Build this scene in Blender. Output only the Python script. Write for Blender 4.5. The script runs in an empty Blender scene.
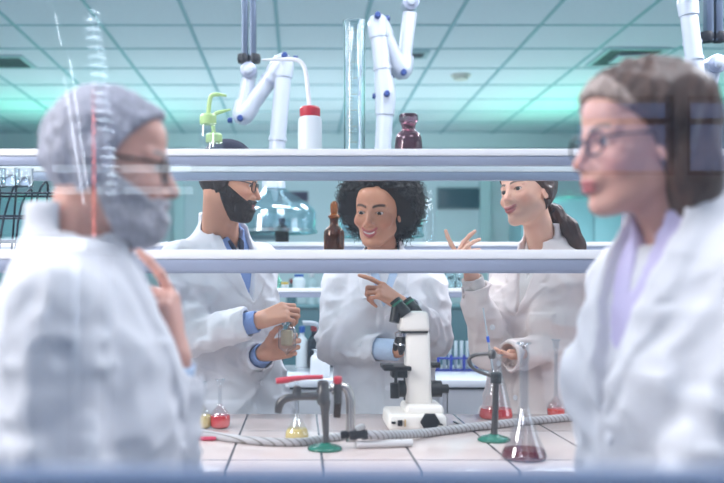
import bpy, bmesh, math, random
import numpy as np
from mathutils import Vector, Matrix

# ------------------------------------------------------------------ camera, world, light
SC = bpy.context.scene
COL = SC.collection
CZ, FPX, VX, VY = 1.32, 950.0, 300.0, 285.0
cd = bpy.data.cameras.new('camera'); cam = bpy.data.objects.new('camera', cd); COL.objects.link(cam)
cam.location = (0, 0, CZ); cam.rotation_euler = (math.pi/2, 0, 0)
cd.sensor_width = 36; cd.lens = FPX/724*36
cd.shift_x = (362-VX)/724; cd.shift_y = (VY-241.5)/724
cd.clip_start = 0.05; cd.clip_end = 60
cd.dof.use_dof = True; cd.dof.focus_distance = 3.08; cd.dof.aperture_fstop = 2.4
SC.camera = cam
SC.view_settings.view_transform = 'Standard'; SC.view_settings.look = 'None'
SC.view_settings.exposure = 0.17; SC.view_settings.gamma = 1.0; SC.view_settings.use_curve_mapping = False
W = bpy.data.worlds.new('daylight'); SC.world = W; W.use_nodes = True
W.node_tree.nodes['Background'].inputs[0].default_value = (0.30, 0.48, 0.95, 1)
W.node_tree.nodes['Background'].inputs[1].default_value = 0.8

def lamp(name, loc, size, power, col=(1, 1, 1), aim=None, kind='AREA', sy=None, spread=None):
    d = bpy.data.lights.new(name, kind); d.energy = power; d.color = col
    if kind == 'AREA':
        d.shape = 'RECTANGLE'; d.size = size; d.size_y = sy or size
        if spread: d.spread = spread
    elif kind == 'SPOT':
        d.shadow_soft_size = size; d.spot_size = spread; d.spot_blend = 0.5
    o = bpy.data.objects.new(name, d); COL.objects.link(o); o.location = loc
    if aim is not None:
        o.rotation_euler = (Vector(aim)-Vector(loc)).to_track_quat('-Z', 'Y').to_euler()
    return o
CEIL = 3.10
WARMW = (1.0, 0.97, 0.95); COOLW = (0.93, 0.94, 1.0)
LUM = [(-1.5, -1.2), (0.9, -1.2), (-1.5, 1.3), (1.1, 1.3), (-1.6, 3.6), (0.4, 3.6), (2.2, 3.6), (-1.0, 5.35), (1.6, 5.35)]
LPOW = [16, 16, 30, 24, 46, 20, 66, 36, 36]
for (x, y), pw in zip(LUM, LPOW):
    lamp('ceiling_lamp', (x, y, CEIL-0.05), 1.15, pw, COOLW, (x, y, 0), sy=0.5)
# side lights added to brighten the faces; the side walls have no windows
lamp('window_daylight', (-2.4, 1.2, 2.4), 0.6, 52, (1.0, 0.95, 0.90), (0.3, 3.1, 1.35), sy=0.9)
lamp('window_daylight', (3.9, 1.9, 1.9), 1.6, 18, (0.85, 0.92, 1.0), (0.4, 2.9, 1.3), sy=1.6)
# unseen cool fill added above the far cabinets to brighten the ceiling
lamp('ceiling_fill', (0.2, 8.6, 1.55), 6.0, 46, (0.88, 0.96, 1.0), (0.2, 8.2, 3.1), sy=0.4)
lamp('far_wall_fill', (0.2, 8.9, 1.6), 6.0, 34, (0.88, 0.96, 1.0), (0.2, 11.2, 2.3), sy=0.4)  # unseen fill facing away from the camera, added to lift the far wall
# green wall washers on top of the tall cabinets at the far end
lamp('green_uplight', (2.9, 9.3, 2.2), 1.8, 17, (0.12, 1.0, 0.55), (2.7, 9.0, 3.1), sy=0.4)
lamp('green_uplight', (-2.3, 9.6, 2.2), 1.8, 17, (0.12, 1.0, 0.6), (-2.2, 9.3, 3.1), sy=0.4)

# ------------------------------------------------------------------ helpers
def lin(c):
    return tuple((v/12.92 if v <= 0.04045 else ((v+0.055)/1.055)**2.4) for v in c)
def P(px, py, Y):
    return np.array([(px-VX)*Y/FPX, Y, CZ+(VY-py)*Y/FPX])
def PX(px, Y): return (px-VX)*Y/FPX
def PZ(py, Y): return CZ+(VY-py)*Y/FPX

MATS = {}
def mat(name, col, rough=0.5, metal=0.0, trans=0.0, ior=1.45, emit=None, spec=0.5, noise=0.0, nscale=20.0, bump=0.0, bscale=200.0, stretch=(1, 1, 1), sss=0.0, attr=None, coat=0.0):
    if name in MATS: return MATS[name]
    m = bpy.data.materials.new(name); m.use_nodes = True; nt = m.node_tree; b = nt.nodes['Principled BSDF']
    c = (*lin(col), 1)
    b.inputs['Base Color'].default_value = c; b.inputs['Roughness'].default_value = rough
    b.inputs['Metallic'].default_value = metal; b.inputs['Transmission Weight'].default_value = trans
    b.inputs['IOR'].default_value = ior; b.inputs['Specular IOR Level'].default_value = spec
    b.inputs['Coat Weight'].default_value = coat
    if sss:
        b.inputs['Subsurface Weight'].default_value = sss; b.inputs['Subsurface Radius'].default_value = (0.012, 0.004, 0.002); b.inputs['Subsurface Scale'].default_value = 1.0
    if emit is not None:
        b.inputs['Emission Color'].default_value = c; b.inputs['Emission Strength'].default_value = emit
    tc = mp = None
    if noise or bump:
        tc = nt.nodes.new('ShaderNodeTexCoord'); mp = nt.nodes.new('ShaderNodeMapping')
        mp.inputs['Scale'].default_value = stretch; nt.links.new(tc.outputs['Object'], mp.inputs[0])
    src = None
    if attr:
        a = nt.nodes.new('ShaderNodeAttribute'); a.attribute_name = attr; src = a.outputs['Color']
    if noise:
        n = nt.nodes.new('ShaderNodeTexNoise'); n.inputs['Scale'].default_value = nscale; n.inputs['Detail'].default_value = 4
        nt.links.new(mp.outputs[0], n.inputs['Vector'])
        r = nt.nodes.new('ShaderNodeMapRange'); r.inputs['From Min'].default_value = 0.3; r.inputs['From Max'].default_value = 0.7
        r.inputs['To Min'].default_value = 1-noise; r.inputs['To Max'].default_value = 1+noise
        nt.links.new(n.outputs['Fac'], r.inputs['Value'])
        mx = nt.nodes.new('ShaderNodeVectorMath'); mx.operation = 'SCALE'
        if src is None: mx.inputs[0].default_value = c[:3]
        else: nt.links.new(src, mx.inputs[0])
        nt.links.new(r.outputs[0], mx.inputs['Scale']); src = mx.outputs[0]
    if src is not None: nt.links.new(src, b.inputs['Base Color'])
    if bump:
        n2 = nt.nodes.new('ShaderNodeTexNoise'); n2.inputs['Scale'].default_value = bscale; n2.inputs['Detail'].default_value = 3
        nt.links.new(mp.outputs[0], n2.inputs['Vector'])
        bp = nt.nodes.new('ShaderNodeBump'); bp.inputs['Strength'].default_value = bump; bp.inputs['Distance'].default_value = 0.002
        nt.links.new(n2.outputs['Fac'], bp.inputs['Height']); nt.links.new(bp.outputs[0], b.inputs['Normal'])
    MATS[name] = m; return m
def pane_mat(name, refl, tint=(1, 1, 1), rough=0.0):
    if name in MATS: return MATS[name]
    m = bpy.data.materials.new(name); m.use_nodes = True; nt = m.node_tree; nt.nodes.clear()
    o = nt.nodes.new('ShaderNodeOutputMaterial'); t = nt.nodes.new('ShaderNodeBsdfTransparent'); g = nt.nodes.new('ShaderNodeBsdfGlossy'); mx = nt.nodes.new('ShaderNodeMixShader')
    t.inputs[0].default_value = (*tint, 1); g.inputs['Roughness'].default_value = rough; g.inputs[0].default_value = (0.95, 0.97, 1, 1)
    mx.inputs[0].default_value = refl
    nt.links.new(t.outputs[0], mx.inputs[1]); nt.links.new(g.outputs[0], mx.inputs[2]); nt.links.new(mx.outputs[0], o.inputs[0])
    MATS[name] = m; return m

def mesh_obj(name, verts, faces, m, parent=None, smooth=True, loc=None):
    me = bpy.data.meshes.new(name); me.from_pydata([tuple(v) for v in verts], [], [tuple(f) for f in faces]); me.update()
    if smooth: me.polygons.foreach_set('use_smooth', [True]*len(me.polygons))
    me.materials.append(m)
    o = bpy.data.objects.new(name, me); COL.objects.link(o)
    if parent is not None: o.parent = parent
    if loc is not None: o.location = loc
    return o
def np_obj(name, V, Q, m, parent=None):
    me = bpy.data.meshes.new(name); n = len(Q)
    me.vertices.add(len(V)); me.vertices.foreach_set('co', np.asarray(V, np.float32).ravel())
    me.loops.add(n*4); me.loops.foreach_set('vertex_index', np.asarray(Q, np.int32).ravel())
    me.polygons.add(n); me.polygons.foreach_set('loop_start', np.arange(0, n*4, 4, dtype=np.int32))
    me.polygons.foreach_set('use_smooth', np.ones(n, bool)); me.update(calc_edges=True); me.validate()
    me.materials.append(m); o = bpy.data.objects.new(name, me); COL.objects.link(o)
    if parent is not None: o.parent = parent
    return o

class MB:
    """collects boxes, lathes and tubes into one mesh"""
    def __init__(s): s.bm = bmesh.new()
    def box(s, lo, hi, bev=0.0, seg=2, M=None):
        lo, hi = Vector(lo), Vector(hi); c = (lo+hi)/2; d = hi-lo
        b2 = bmesh.new(); bmesh.ops.create_cube(b2, size=1.0)
        for v in b2.verts: v.co = Vector((v.co.x*d.x, v.co.y*d.y, v.co.z*d.z))
        if bev: bmesh.ops.bevel(b2, geom=b2.edges[:], offset=bev, segments=seg, profile=0.5, affect='EDGES')
        for v in b2.verts:
            v.co = v.co+c
            if M is not None: v.co = M @ v.co
        s._join(b2); return s
    def _join(s, b2):
        me = bpy.data.meshes.new('tmp'); b2.to_mesh(me); b2.free(); s.bm.from_mesh(me); bpy.data.meshes.remove(me)
    def lathe(s, prof, c=(0, 0, 0), n=24, M=None, close=True):
        rings = []
        c = Vector(c)
        for (r, z) in prof:
            ring = []
            for i in range(n):
                a = 2*math.pi*i/n
                v = Vector((c.x+r*math.cos(a), c.y+r*math.sin(a), c.z+z))
                ring.append(s.bm.verts.new(M @ v if M is not None else v))
            rings.append(ring)
        for a, b in zip(rings, rings[1:]):
            for i in range(n): s.bm.faces.new((a[i], a[(i+1) % n], b[(i+1) % n], b[i]))
        if close:
            s.bm.faces.new(rings[0][::-1]); s.bm.faces.new(rings[-1])
        return s
    def tube(s, pts, r, n=10, caps=True, smooth_path=0):
        pts = [Vector(p) for p in pts]
        rs = list(r) if isinstance(r, (list, tuple)) else [r]*len(pts)
        for _ in range(smooth_path):
            q, rr = [pts[0]], [rs[0]]
            for i in range(len(pts)-1):
                q += [pts[i]*0.75+pts[i+1]*0.25, pts[i]*0.25+pts[i+1]*0.75]; rr += [rs[i]*0.75+rs[i+1]*0.25, rs[i]*0.25+rs[i+1]*0.75]
            q.append(pts[-1]); rr.append(rs[-1]); pts, rs = q, rr
        t0 = (pts[1]-pts[0]).normalized(); u = t0.orthogonal().normalized(); rings = []
        for i, p in enumerate(pts):
            t = ((pts[min(i+1, len(pts)-1)]-p).normalized()+(p-pts[max(i-1, 0)]).normalized())
            if t.length < 1e-6: t = t0
            t.normalize(); u = (u-t*u.dot(t)).normalized(); w = t.cross(u)
            rings.append([s.bm.verts.new(p+(u*math.cos(2*math.pi*k/n)+w*math.sin(2*math.pi*k/n))*rs[i]) for k in range(n)])
        for a, b in zip(rings, rings[1:]):
            for k in range(n): s.bm.faces.new((a[k], a[(k+1) % n], b[(k+1) % n], b[k]))
        if caps:
            s.bm.faces.new(rings[0][::-1]); s.bm.faces.new(rings[-1])
        return s
    def build(s, name, m, parent=None, smooth=True, loc=None, angle=35):
        bmesh.ops.recalc_face_normals(s.bm, faces=s.bm.faces[:])
        me = bpy.data.meshes.new(name); s.bm.to_mesh(me); s.bm.free()
        if smooth:
            me.polygons.foreach_set('use_smooth', [True]*len(me.polygons))
            try: me.set_sharp_from_angle(angle=math.radians(angle))
            except Exception: pass
        me.materials.append(m); o = bpy.data.objects.new(name, me); COL.objects.link(o)
        if parent is not None: o.parent = parent
        if loc is not None: o.location = loc
        return o
def tag(o, label=None, cat=None, group=None, kind=None):
    if label: o['label'] = label
    if cat: o['category'] = cat
    if group: o['group'] = group
    if kind: o['kind'] = kind
    return o
def empty(name, loc, label, cat, group=None, rz=0.0):
    o = bpy.data.objects.new(name, None); COL.objects.link(o); o.location = tuple(loc); o.rotation_euler = (0, 0, rz); o.empty_display_size = 0.05
    return tag(o, label, cat, group)
def copy_tree(o, parent=None):
    c = o.copy(); COL.objects.link(c)
    if parent is not None: c.parent = parent
    for ch in list(o.children): copy_tree(ch, c)
    return c
def struct(o): o['kind'] = 'structure'; return o
# ------------------------------------------------------------------ distance-field sculpting for the figures
def vsrgb(*c): return np.array(lin(c))
def smin(a, b, k):
    if k <= 0: return np.minimum(a, b)
    h = np.clip(0.5+0.5*(b-a)/k, 0, 1); return b*(1-h)+a*h-k*h*(1-h)
def smax(a, b, k): return -smin(-a, -b, k)
def ell(x, y, z, c, r):
    a, b, d = (x-c[0])/r[0], (y-c[1])/r[1], (z-c[2])/r[2]
    k0 = np.sqrt(a*a+b*b+d*d)+1e-9; k1 = np.sqrt((a/r[0])**2+(b/r[1])**2+(d/r[2])**2)+1e-9
    return k0*(k0-1)/k1
def cap(x, y, z, a, b, ra, rb):
    ba = [b[i]-a[i] for i in range(3)]; L = sum(v*v for v in ba)+1e-12
    t = np.clip(((x-a[0])*ba[0]+(y-a[1])*ba[1]+(z-a[2])*ba[2])/L, 0, 1)
    return np.sqrt((x-a[0]-t*ba[0])**2+(y-a[1]-t*ba[1])**2+(z-a[2]-t*ba[2])**2)-(ra+(rb-ra)*t)
_rs = np.random.RandomState(7); _LAT = _rs.rand(32, 32, 32).astype(np.float32)
def vnoise(x, y, z):
    x, y, z = np.broadcast_arrays(x, y, z)
    xi, yi, zi = np.floor(x).astype(np.int32), np.floor(y).astype(np.int32), np.floor(z).astype(np.int32)
    fx, fy, fz = x-xi, y-yi, z-zi
    fx, fy, fz = fx*fx*(3-2*fx), fy*fy*(3-2*fy), fz*fz*(3-2*fz)
    def g(i, j, k): return _LAT[(xi+i) & 31, (yi+j) & 31, (zi+k) & 31]
    c0 = g(0, 0, 0)*(1-fx)+g(1, 0, 0)*fx; c1 = g(0, 1, 0)*(1-fx)+g(1, 1, 0)*fx
    c2 = g(0, 0, 1)*(1-fx)+g(1, 0, 1)*fx; c3 = g(0, 1, 1)*(1-fx)+g(1, 1, 1)*fx
    return ((c0*(1-fy)+c1*fy)*(1-fz)+(c2*(1-fy)+c3*fy)*fz)-0.5
def axis(lo, hi, fines, h, H):
    out = [lo]
    while out[-1] < hi:
        p = out[-1]; fine = any(a-h <= p <= b for a, b in fines)
        out.append(p+(h if fine else H))
    return np.array(out, np.float32)
class Field:
    def __init__(s, xs, ys, zs):
        s.ax = (xs, ys, zs); s.D = np.full((len(xs), len(ys), len(zs)), 0.5, np.float32)
    def sl(s, lo, hi):
        r = []
        for a, l, h in zip(s.ax, lo, hi):
            i, j = np.searchsorted(a, l), np.searchsorted(a, h); r.append(slice(max(i-1, 0), min(j+1, len(a))))
        return tuple(r)
    def grid(s, sl):
        return (s.ax[0][sl[0]][:, None, None], s.ax[1][sl[1]][None, :, None], s.ax[2][sl[2]][None, None, :])
    def cap(s, a, b, ra, rb, k=0.01, pad=0.03):
        a, b = np.asarray(a, float), np.asarray(b, float); R = max(ra, rb)+pad+k
        sl = s.sl(np.minimum(a, b)-R, np.maximum(a, b)+R); x, y, z = s.grid(sl)
        s.D[sl] = smin(s.D[sl], cap(x, y, z, a, b, ra, rb), k)
    def put(s, sl, d, k): s.D[sl] = smin(s.D[sl], d, k)
    def mesh(s):
        D = s.D; D = D-1e-6; S = D < 0; nx, ny, nz = D.shape
        cnt = np.zeros((nx-1, ny-1, nz-1), np.uint8)
        for i in (0, 1):
            for j in (0, 1):
                for k in (0, 1): cnt += S[i:nx-1+i, j:ny-1+j, k:nz-1+k]
        act = (cnt > 0) & (cnt < 8); idx = np.full(act.shape, -1, np.int64); c = np.argwhere(act); idx[act] = np.arange(len(c))
        acc = np.zeros((len(c), 3)); n = np.zeros(len(c))
        I, J, K = c.T; A = [a.astype(np.float64) for a in s.ax]
        corner = [(i, j, k) for i in (0, 1) for j in (0, 1) for k in (0, 1)]
        for a in corner:
            for ax in range(3):
                if a[ax]: continue
                b = list(a); b[ax] = 1
                da = D[I+a[0], J+a[1], K+a[2]].astype(np.float64); db = D[I+b[0], J+b[1], K+b[2]].astype(np.float64)
                m = (da < 0) != (db < 0); t = np.where(m, da/np.where(m, da-db, 1), 0)
                pa = np.stack([A[0][I+a[0]], A[1][J+a[1]], A[2][K+a[2]]], 1); pb = np.stack([A[0][I+b[0]], A[1][J+b[1]], A[2][K+b[2]]], 1)
                acc += np.where(m[:, None], pa+(pb-pa)*t[:, None], 0); n += m
        V = acc/n[:, None]; Q = []
        for ax in range(3):
            s0 = [slice(None)]*3; s1 = [slice(None)]*3; s0[ax] = slice(0, -1); s1[ax] = slice(1, None)
            e = S[tuple(s0)] != S[tuple(s1)]; neg = S[tuple(s0)]
            o = [q for q in range(3) if q != ax]
            lim = [slice(None)]*3
            for q in o: lim[q] = slice(1, -1)
            off = [0, 0, 0]
            for q in o: off[q] = 1
            w = np.argwhere(e[tuple(lim)])+np.array(off)
            if not len(w): continue
            f = neg[w[:, 0], w[:, 1], w[:, 2]]
            def g(da, db):
                p = w.copy(); p[:, o[0]] += da; p[:, o[1]] += db
                return idx[p[:, 0], p[:, 1], p[:, 2]]
            q = np.stack([g(-1, -1), g(0, -1), g(0, 0), g(-1, 0)], 1)
            flip = f if ax != 1 else ~f
            q[~flip] = q[~flip][:, ::-1]; Q.append(q)
        Q = np.concatenate(Q)
        return V, Q
def smooth_mesh(V, Q, it=2, lam=0.5):
    for _ in range(it):
        acc = np.zeros_like(V); n = np.zeros(len(V))
        for a, b in ((0, 1), (1, 2), (2, 3), (3, 0)):
            np.add.at(acc, Q[:, a], V[Q[:, b]]); np.add.at(acc, Q[:, b], V[Q[:, a]]); np.add.at(n, Q[:, a], 1); np.add.at(n, Q[:, b], 1)
        V = V+lam*(acc/np.maximum(n, 1)[:, None]-V)
    return V
def biggest(V, Q):
    """keeps only the largest connected piece"""
    lab = np.arange(len(V))
    while True:
        m = lab[Q].min(1); new = lab.copy()
        for k in range(4): np.minimum.at(new, Q[:, k], m)
        new = new[new]
        if (new == lab).all(): break
        lab = new
    u, c = np.unique(lab, return_counts=True); keep = lab == u[c.argmax()]
    mp = np.cumsum(keep)-1; Q = Q[keep[Q[:, 0]]]
    return V[keep], mp[Q]

# ---- head: local x = forward, y = left, z = up, origin between the ears at eye height
def head_sdf(x, y, z, p):
    ya = np.abs(y); jw, fem = p.get('jaw', 1.0), p.get('fem', 0.0)
    d = ell(x, y, z, (-0.012, 0, 0.030), (0.094, 0.076, 0.090))
    d = smin(d, ell(x, y, z, (0.030, 0, -0.035), (0.060, 0.058*jw, 0.078)), 0.035)
    d = smin(d, cap(x, ya, z, (0.0, 0.047*jw, -0.060), (0.055, 0.020*jw, -0.098), 0.020, 0.017), 0.022)
    d = smin(d, ell(x, y, z, (0.068, 0, -0.100), (0.020, 0.020, 0.017)), 0.018)
    d = smin(d, ell(x, y, z, (0.058, 0, 0.052), (0.030, 0.050, 0.035)), 0.02)
    d = smin(d, cap(x, ya, z, (0.083, 0.012, 0.017), (0.066, 0.046, 0.018), 0.009, 0.009), 0.014-0.004*fem)
    d = smin(d, ell(x, ya, z, (0.056, 0.046, -0.030), (0.020, 0.018, 0.016)), 0.022)
    d = smax(d, -ell(x, ya, z, (0.097, 0.032, -0.002), (0.018, 0.018, 0.013)), 0.012)
    ns = p.get('nose', 1.0)
    d = smin(d, cap(x, y, z, (0.083, 0, 0.010), (0.080+0.026*ns, 0, -0.034), 0.0075, 0.0105*ns), 0.010)
    d = smin(d, ell(x, ya, z, (0.091, 0.012*ns, -0.039), (0.011, 0.008*ns, 0.007)), 0.006)
    d = smin(d, ell(x, y, z, (0.084, 0, -0.060), (0.013, 0.026, 0.020)), 0.014)
    # eyelids
    lid = ell(x, ya, z, (0.0705, 0.032, -0.001), (0.0150, 0.0160, 0.0140))
    op = p.get('eye', 1.0)
    slit = ell(x, ya, z, (0.086, 0.0325, -0.0015), (0.016, 0.0145, 0.0058*op))
    d = smin(d, lid, 0.006); d = smax(d, -slit, 0.002)
    # lips
    li = p.get('lips', 1.0); sm = p.get('smile', 0.0)
    zc = z-sm*np.clip(ya/0.02, 0, 1.3)**2*0.006
    d = smin(d, ell(x, y, zc, (0.0905, 0, -0.0640), (0.0095, 0.024+0.004*sm, 0.0058*li)), 0.004)
    d = smin(d, ell(x, y, zc, (0.0890, 0, -0.0745), (0.0095, 0.020+0.003*sm, 0.0068*li)), 0.004)
    d = smax(d, -ell(x, y, zc, (0.104, 0, -0.0690), (0.014, 0.023+0.004*sm, 0.0014+p.get('open', 0)*0.003)), 0.002)
    # ears
    xe = x+0.3*(z+0.01)
    e = ell(xe, ya, z, (-0.012, 0.076, -0.006), (0.019, 0.010, 0.032))
    e = smax(e, -ell(xe, ya, z, (-0.008, 0.086, -0.002), (0.012, 0.007, 0.021)), 0.004)
    return smin(d, e, 0.006)

class Rig:
    """one figure: head pose plus joints in world metres"""
    def __init__(s, C, yaw, pitch, roll, scale, hp):
        s.C = np.asarray(C, float); s.s = scale; s.hp = hp
        M = Matrix.Rotation(math.radians(yaw), 3, 'Z') @ Matrix.Rotation(math.radians(pitch), 3, 'Y') @ Matrix.Rotation(math.radians(roll), 3, 'X')
        s.R = np.array(M); s.M4 = Matrix.Translation(Vector(C)) @ M.to_4x4() @ Matrix.Scale(scale, 4)
    def loc(s, x, y, z):
        dx, dy, dz = x-s.C[0], y-s.C[1], z-s.C[2]; R = s.R
        return tuple((R[0, i]*dx+R[1, i]*dy+R[2, i]*dz)/s.s for i in range(3))
    def w(s, p): return s.C+s.s*(s.R @ np.asarray(p, float))
def head_field(rig, h, fn, r=0.20, lo=None, hi=None):
    """mesh of fn(local coordinates, head distance) around the head"""
    lo = np.full(3, -r) if lo is None else np.asarray(lo); hi = np.full(3, r) if hi is None else np.asarray(hi)
    xs = [np.arange(rig.C[i]+lo[i], rig.C[i]+hi[i], h, dtype=np.float32) for i in range(3)]
    F = Field(*xs); x, y, z = F.grid(F.sl(rig.C+lo, rig.C+hi)); L = rig.loc(x, y, z)
    F.D = (fn(*L, head_sdf(*L, rig.hp))*rig.s).astype(np.float32)
    return F.mesh()

def unit(v): v = np.asarray(v, float); return v/np.linalg.norm(v)
FING = [(0.029, 0.088, (0.043, 0.026, 0.021), 0.0088), (0.0095, 0.092, (0.047, 0.030, 0.022), 0.0090), (-0.0100, 0.088, (0.043, 0.028, 0.021), 0.0086), (-0.0275, 0.080, (0.034, 0.021, 0.019), 0.0076)]
def hand_segs(wrist, d, n, side, curls, spread=0.0, thumb=(0.5, 0.65, 0.45), tb=(0.5, 0.2), size=1.0):
    """capsules of a hand: d points to the knuckles, n is the way the palm faces, side +1/-1 picks the thumb's side"""
    d = unit(d); n = np.asarray(n, float); n = unit(n-d*np.dot(n, d)); l = np.cross(n, d)*side
    wrist = np.asarray(wrist, float); palm, fing = [], []
    for i, (lx, dz, seg, r) in enumerate(FING):
        b = wrist+size*(d*dz+l*lx)
        palm.append((wrist+size*(d*0.012+l*lx*0.62), b, 0.0145*size, 0.0110*size))
        dd = unit(d+l*spread*(1.5-i)*0.5); p = b; ang = 0.0
        for j, (sg, c) in enumerate(zip(seg, curls[i])):
            ang += c; v = dd*math.cos(ang)+n*math.sin(ang); q = p+v*sg*size
            fing.append((p, q, r*size*(1-0.10*j), r*size*(1-0.10*(j+1)))); p = q
    tp = wrist+size*(d*0.022+l*0.024+n*0.006); tdir = unit(d*thumb[0]+l*thumb[1]+n*thumb[2])
    palm.append((wrist+size*(d*0.01+l*0.012), tp+tdir*0.020*size, 0.016*size, 0.0135*size))
    p = tp; segs = (0.046, 0.033, 0.026); rr = (0.0125, 0.0105, 0.0095, 0.0082)
    for j in range(3):
        q = p+tdir*segs[j]*size; fing.append((p, q, rr[j]*size, rr[j+1]*size)); p = q
        tdir = unit(tdir+(d*tb[0]+n*tb[1]-l*0.25)*0.6)
    return palm, fing
def add_hand(F, segs):
    palm, fing = segs; allp = np.array([q for s in palm+fing for q in s[:2]])
    sl = F.sl(allp.min(0)-0.04, allp.max(0)+0.04); x, y, z = F.grid(sl); d = None
    for a, b, ra, rb in palm:
        c = cap(x, y, z, a, b, ra, rb); d = c if d is None else smin(d, c, 0.012)
    f = None
    for i in range(0, len(fing), 3):
        g = None
        for a, b, ra, rb in fing[i:i+3]:
            c = cap(x, y, z, a, b, ra, rb); g = c if g is None else smin(g, c, 0.004)
        f = g if f is None else smin(f, g, 0.0015)
    F.put(sl, smin(d, f, 0.006), 0.008)

TORSO = [(-1.40, 0.17, 0.13), (-1.05, 0.190, 0.150), (-0.80, 0.185, 0.140), (-0.58, 0.178, 0.130), (-0.40, 0.152, 0.112), (-0.22, 0.168, 0.124), (-0.12, 0.158, 0.110), (-0.06, 0.125, 0.090), (0.0, 0.075, 0.068), (0.05, 0.052, 0.055)]
class Torso:
    def __init__(s, N, yaw, pelvis=(0, 0), width=1.0, depth=1.0, fem=0.0):
        s.N = np.asarray(N, float); a = math.radians(yaw); s.f = np.array([math.cos(a), math.sin(a), 0]); s.l = np.array([-math.sin(a), math.cos(a), 0])
        s.pel = pelvis; s.wd, s.dp, s.fem = width, depth, fem
    def loc(s, x, y, z):
        """forward, left, height above the neck base"""
        dz = z-s.N[2]; t = np.clip(-dz/0.6, 0, 1.2)
        dx = x-s.N[0]-s.pel[0]*t; dy = y-s.N[1]-s.pel[1]*t
        return dx*s.f[0]+dy*s.f[1], dx*s.l[0]+dy*s.l[1], dz+0*dx
    def w(s, f, l, dz):
        t = min(max(-dz/0.6, 0), 1.2)
        return s.N+s.f*f+s.l*l+np.array([s.pel[0]*t, s.pel[1]*t, dz])
    def sdf(s, f, l, z, grow=0.0, loose=0.0):
        zs = [q[0] for q in TORSO]; g2 = np.interp(z, [-1.2, -0.45, -0.1], [loose*1.6, loose, 0.0])+grow
        rl = np.interp(z, zs, [q[1] for q in TORSO])*s.wd+g2; rf = np.interp(z, zs, [q[2] for q in TORSO])*s.dp+g2
        rl = np.maximum(rl, 0.01); rf = np.maximum(rf, 0.01)
        e = 2.4
        k = (np.abs(l/rl)**e+np.abs(f/rf)**e)**(1/e)
        d = (k-1)*np.minimum(rl, rf)
        if s.fem:
            la = np.abs(l); d = smin(d, np.sqrt((f-0.075*s.dp)**2+(la-0.075)**2+(z+0.235)**2)-(0.068*s.fem+grow), 0.05)
        return d
def set_col(o, cols):
    a = o.data.color_attributes.new('Col', 'FLOAT_COLOR', 'POINT')
    c = np.ones((len(o.data.vertices), 4), np.float32); c[:, :3] = cols; a.data.foreach_set('color', c.ravel())
def sstep(a, b, v):
    t = np.clip((v-a)/(b-a), 0, 1); return t*t*(3-2*t)
VOX = 1.0
COATM = mat('coat_cotton', (0.84, 0.84, 0.86), 0.85, noise=0.03, nscale=14, bump=0.15, bscale=500, spec=0.2)
TROUS = mat('trouser_cloth', (0.16, 0.18, 0.24), 0.9); SHOE = mat('shoe_leather', (0.10, 0.09, 0.09), 0.5)
EYEM = mat('eye_ball', (1, 1, 1), 0.12, attr='Col')

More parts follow.
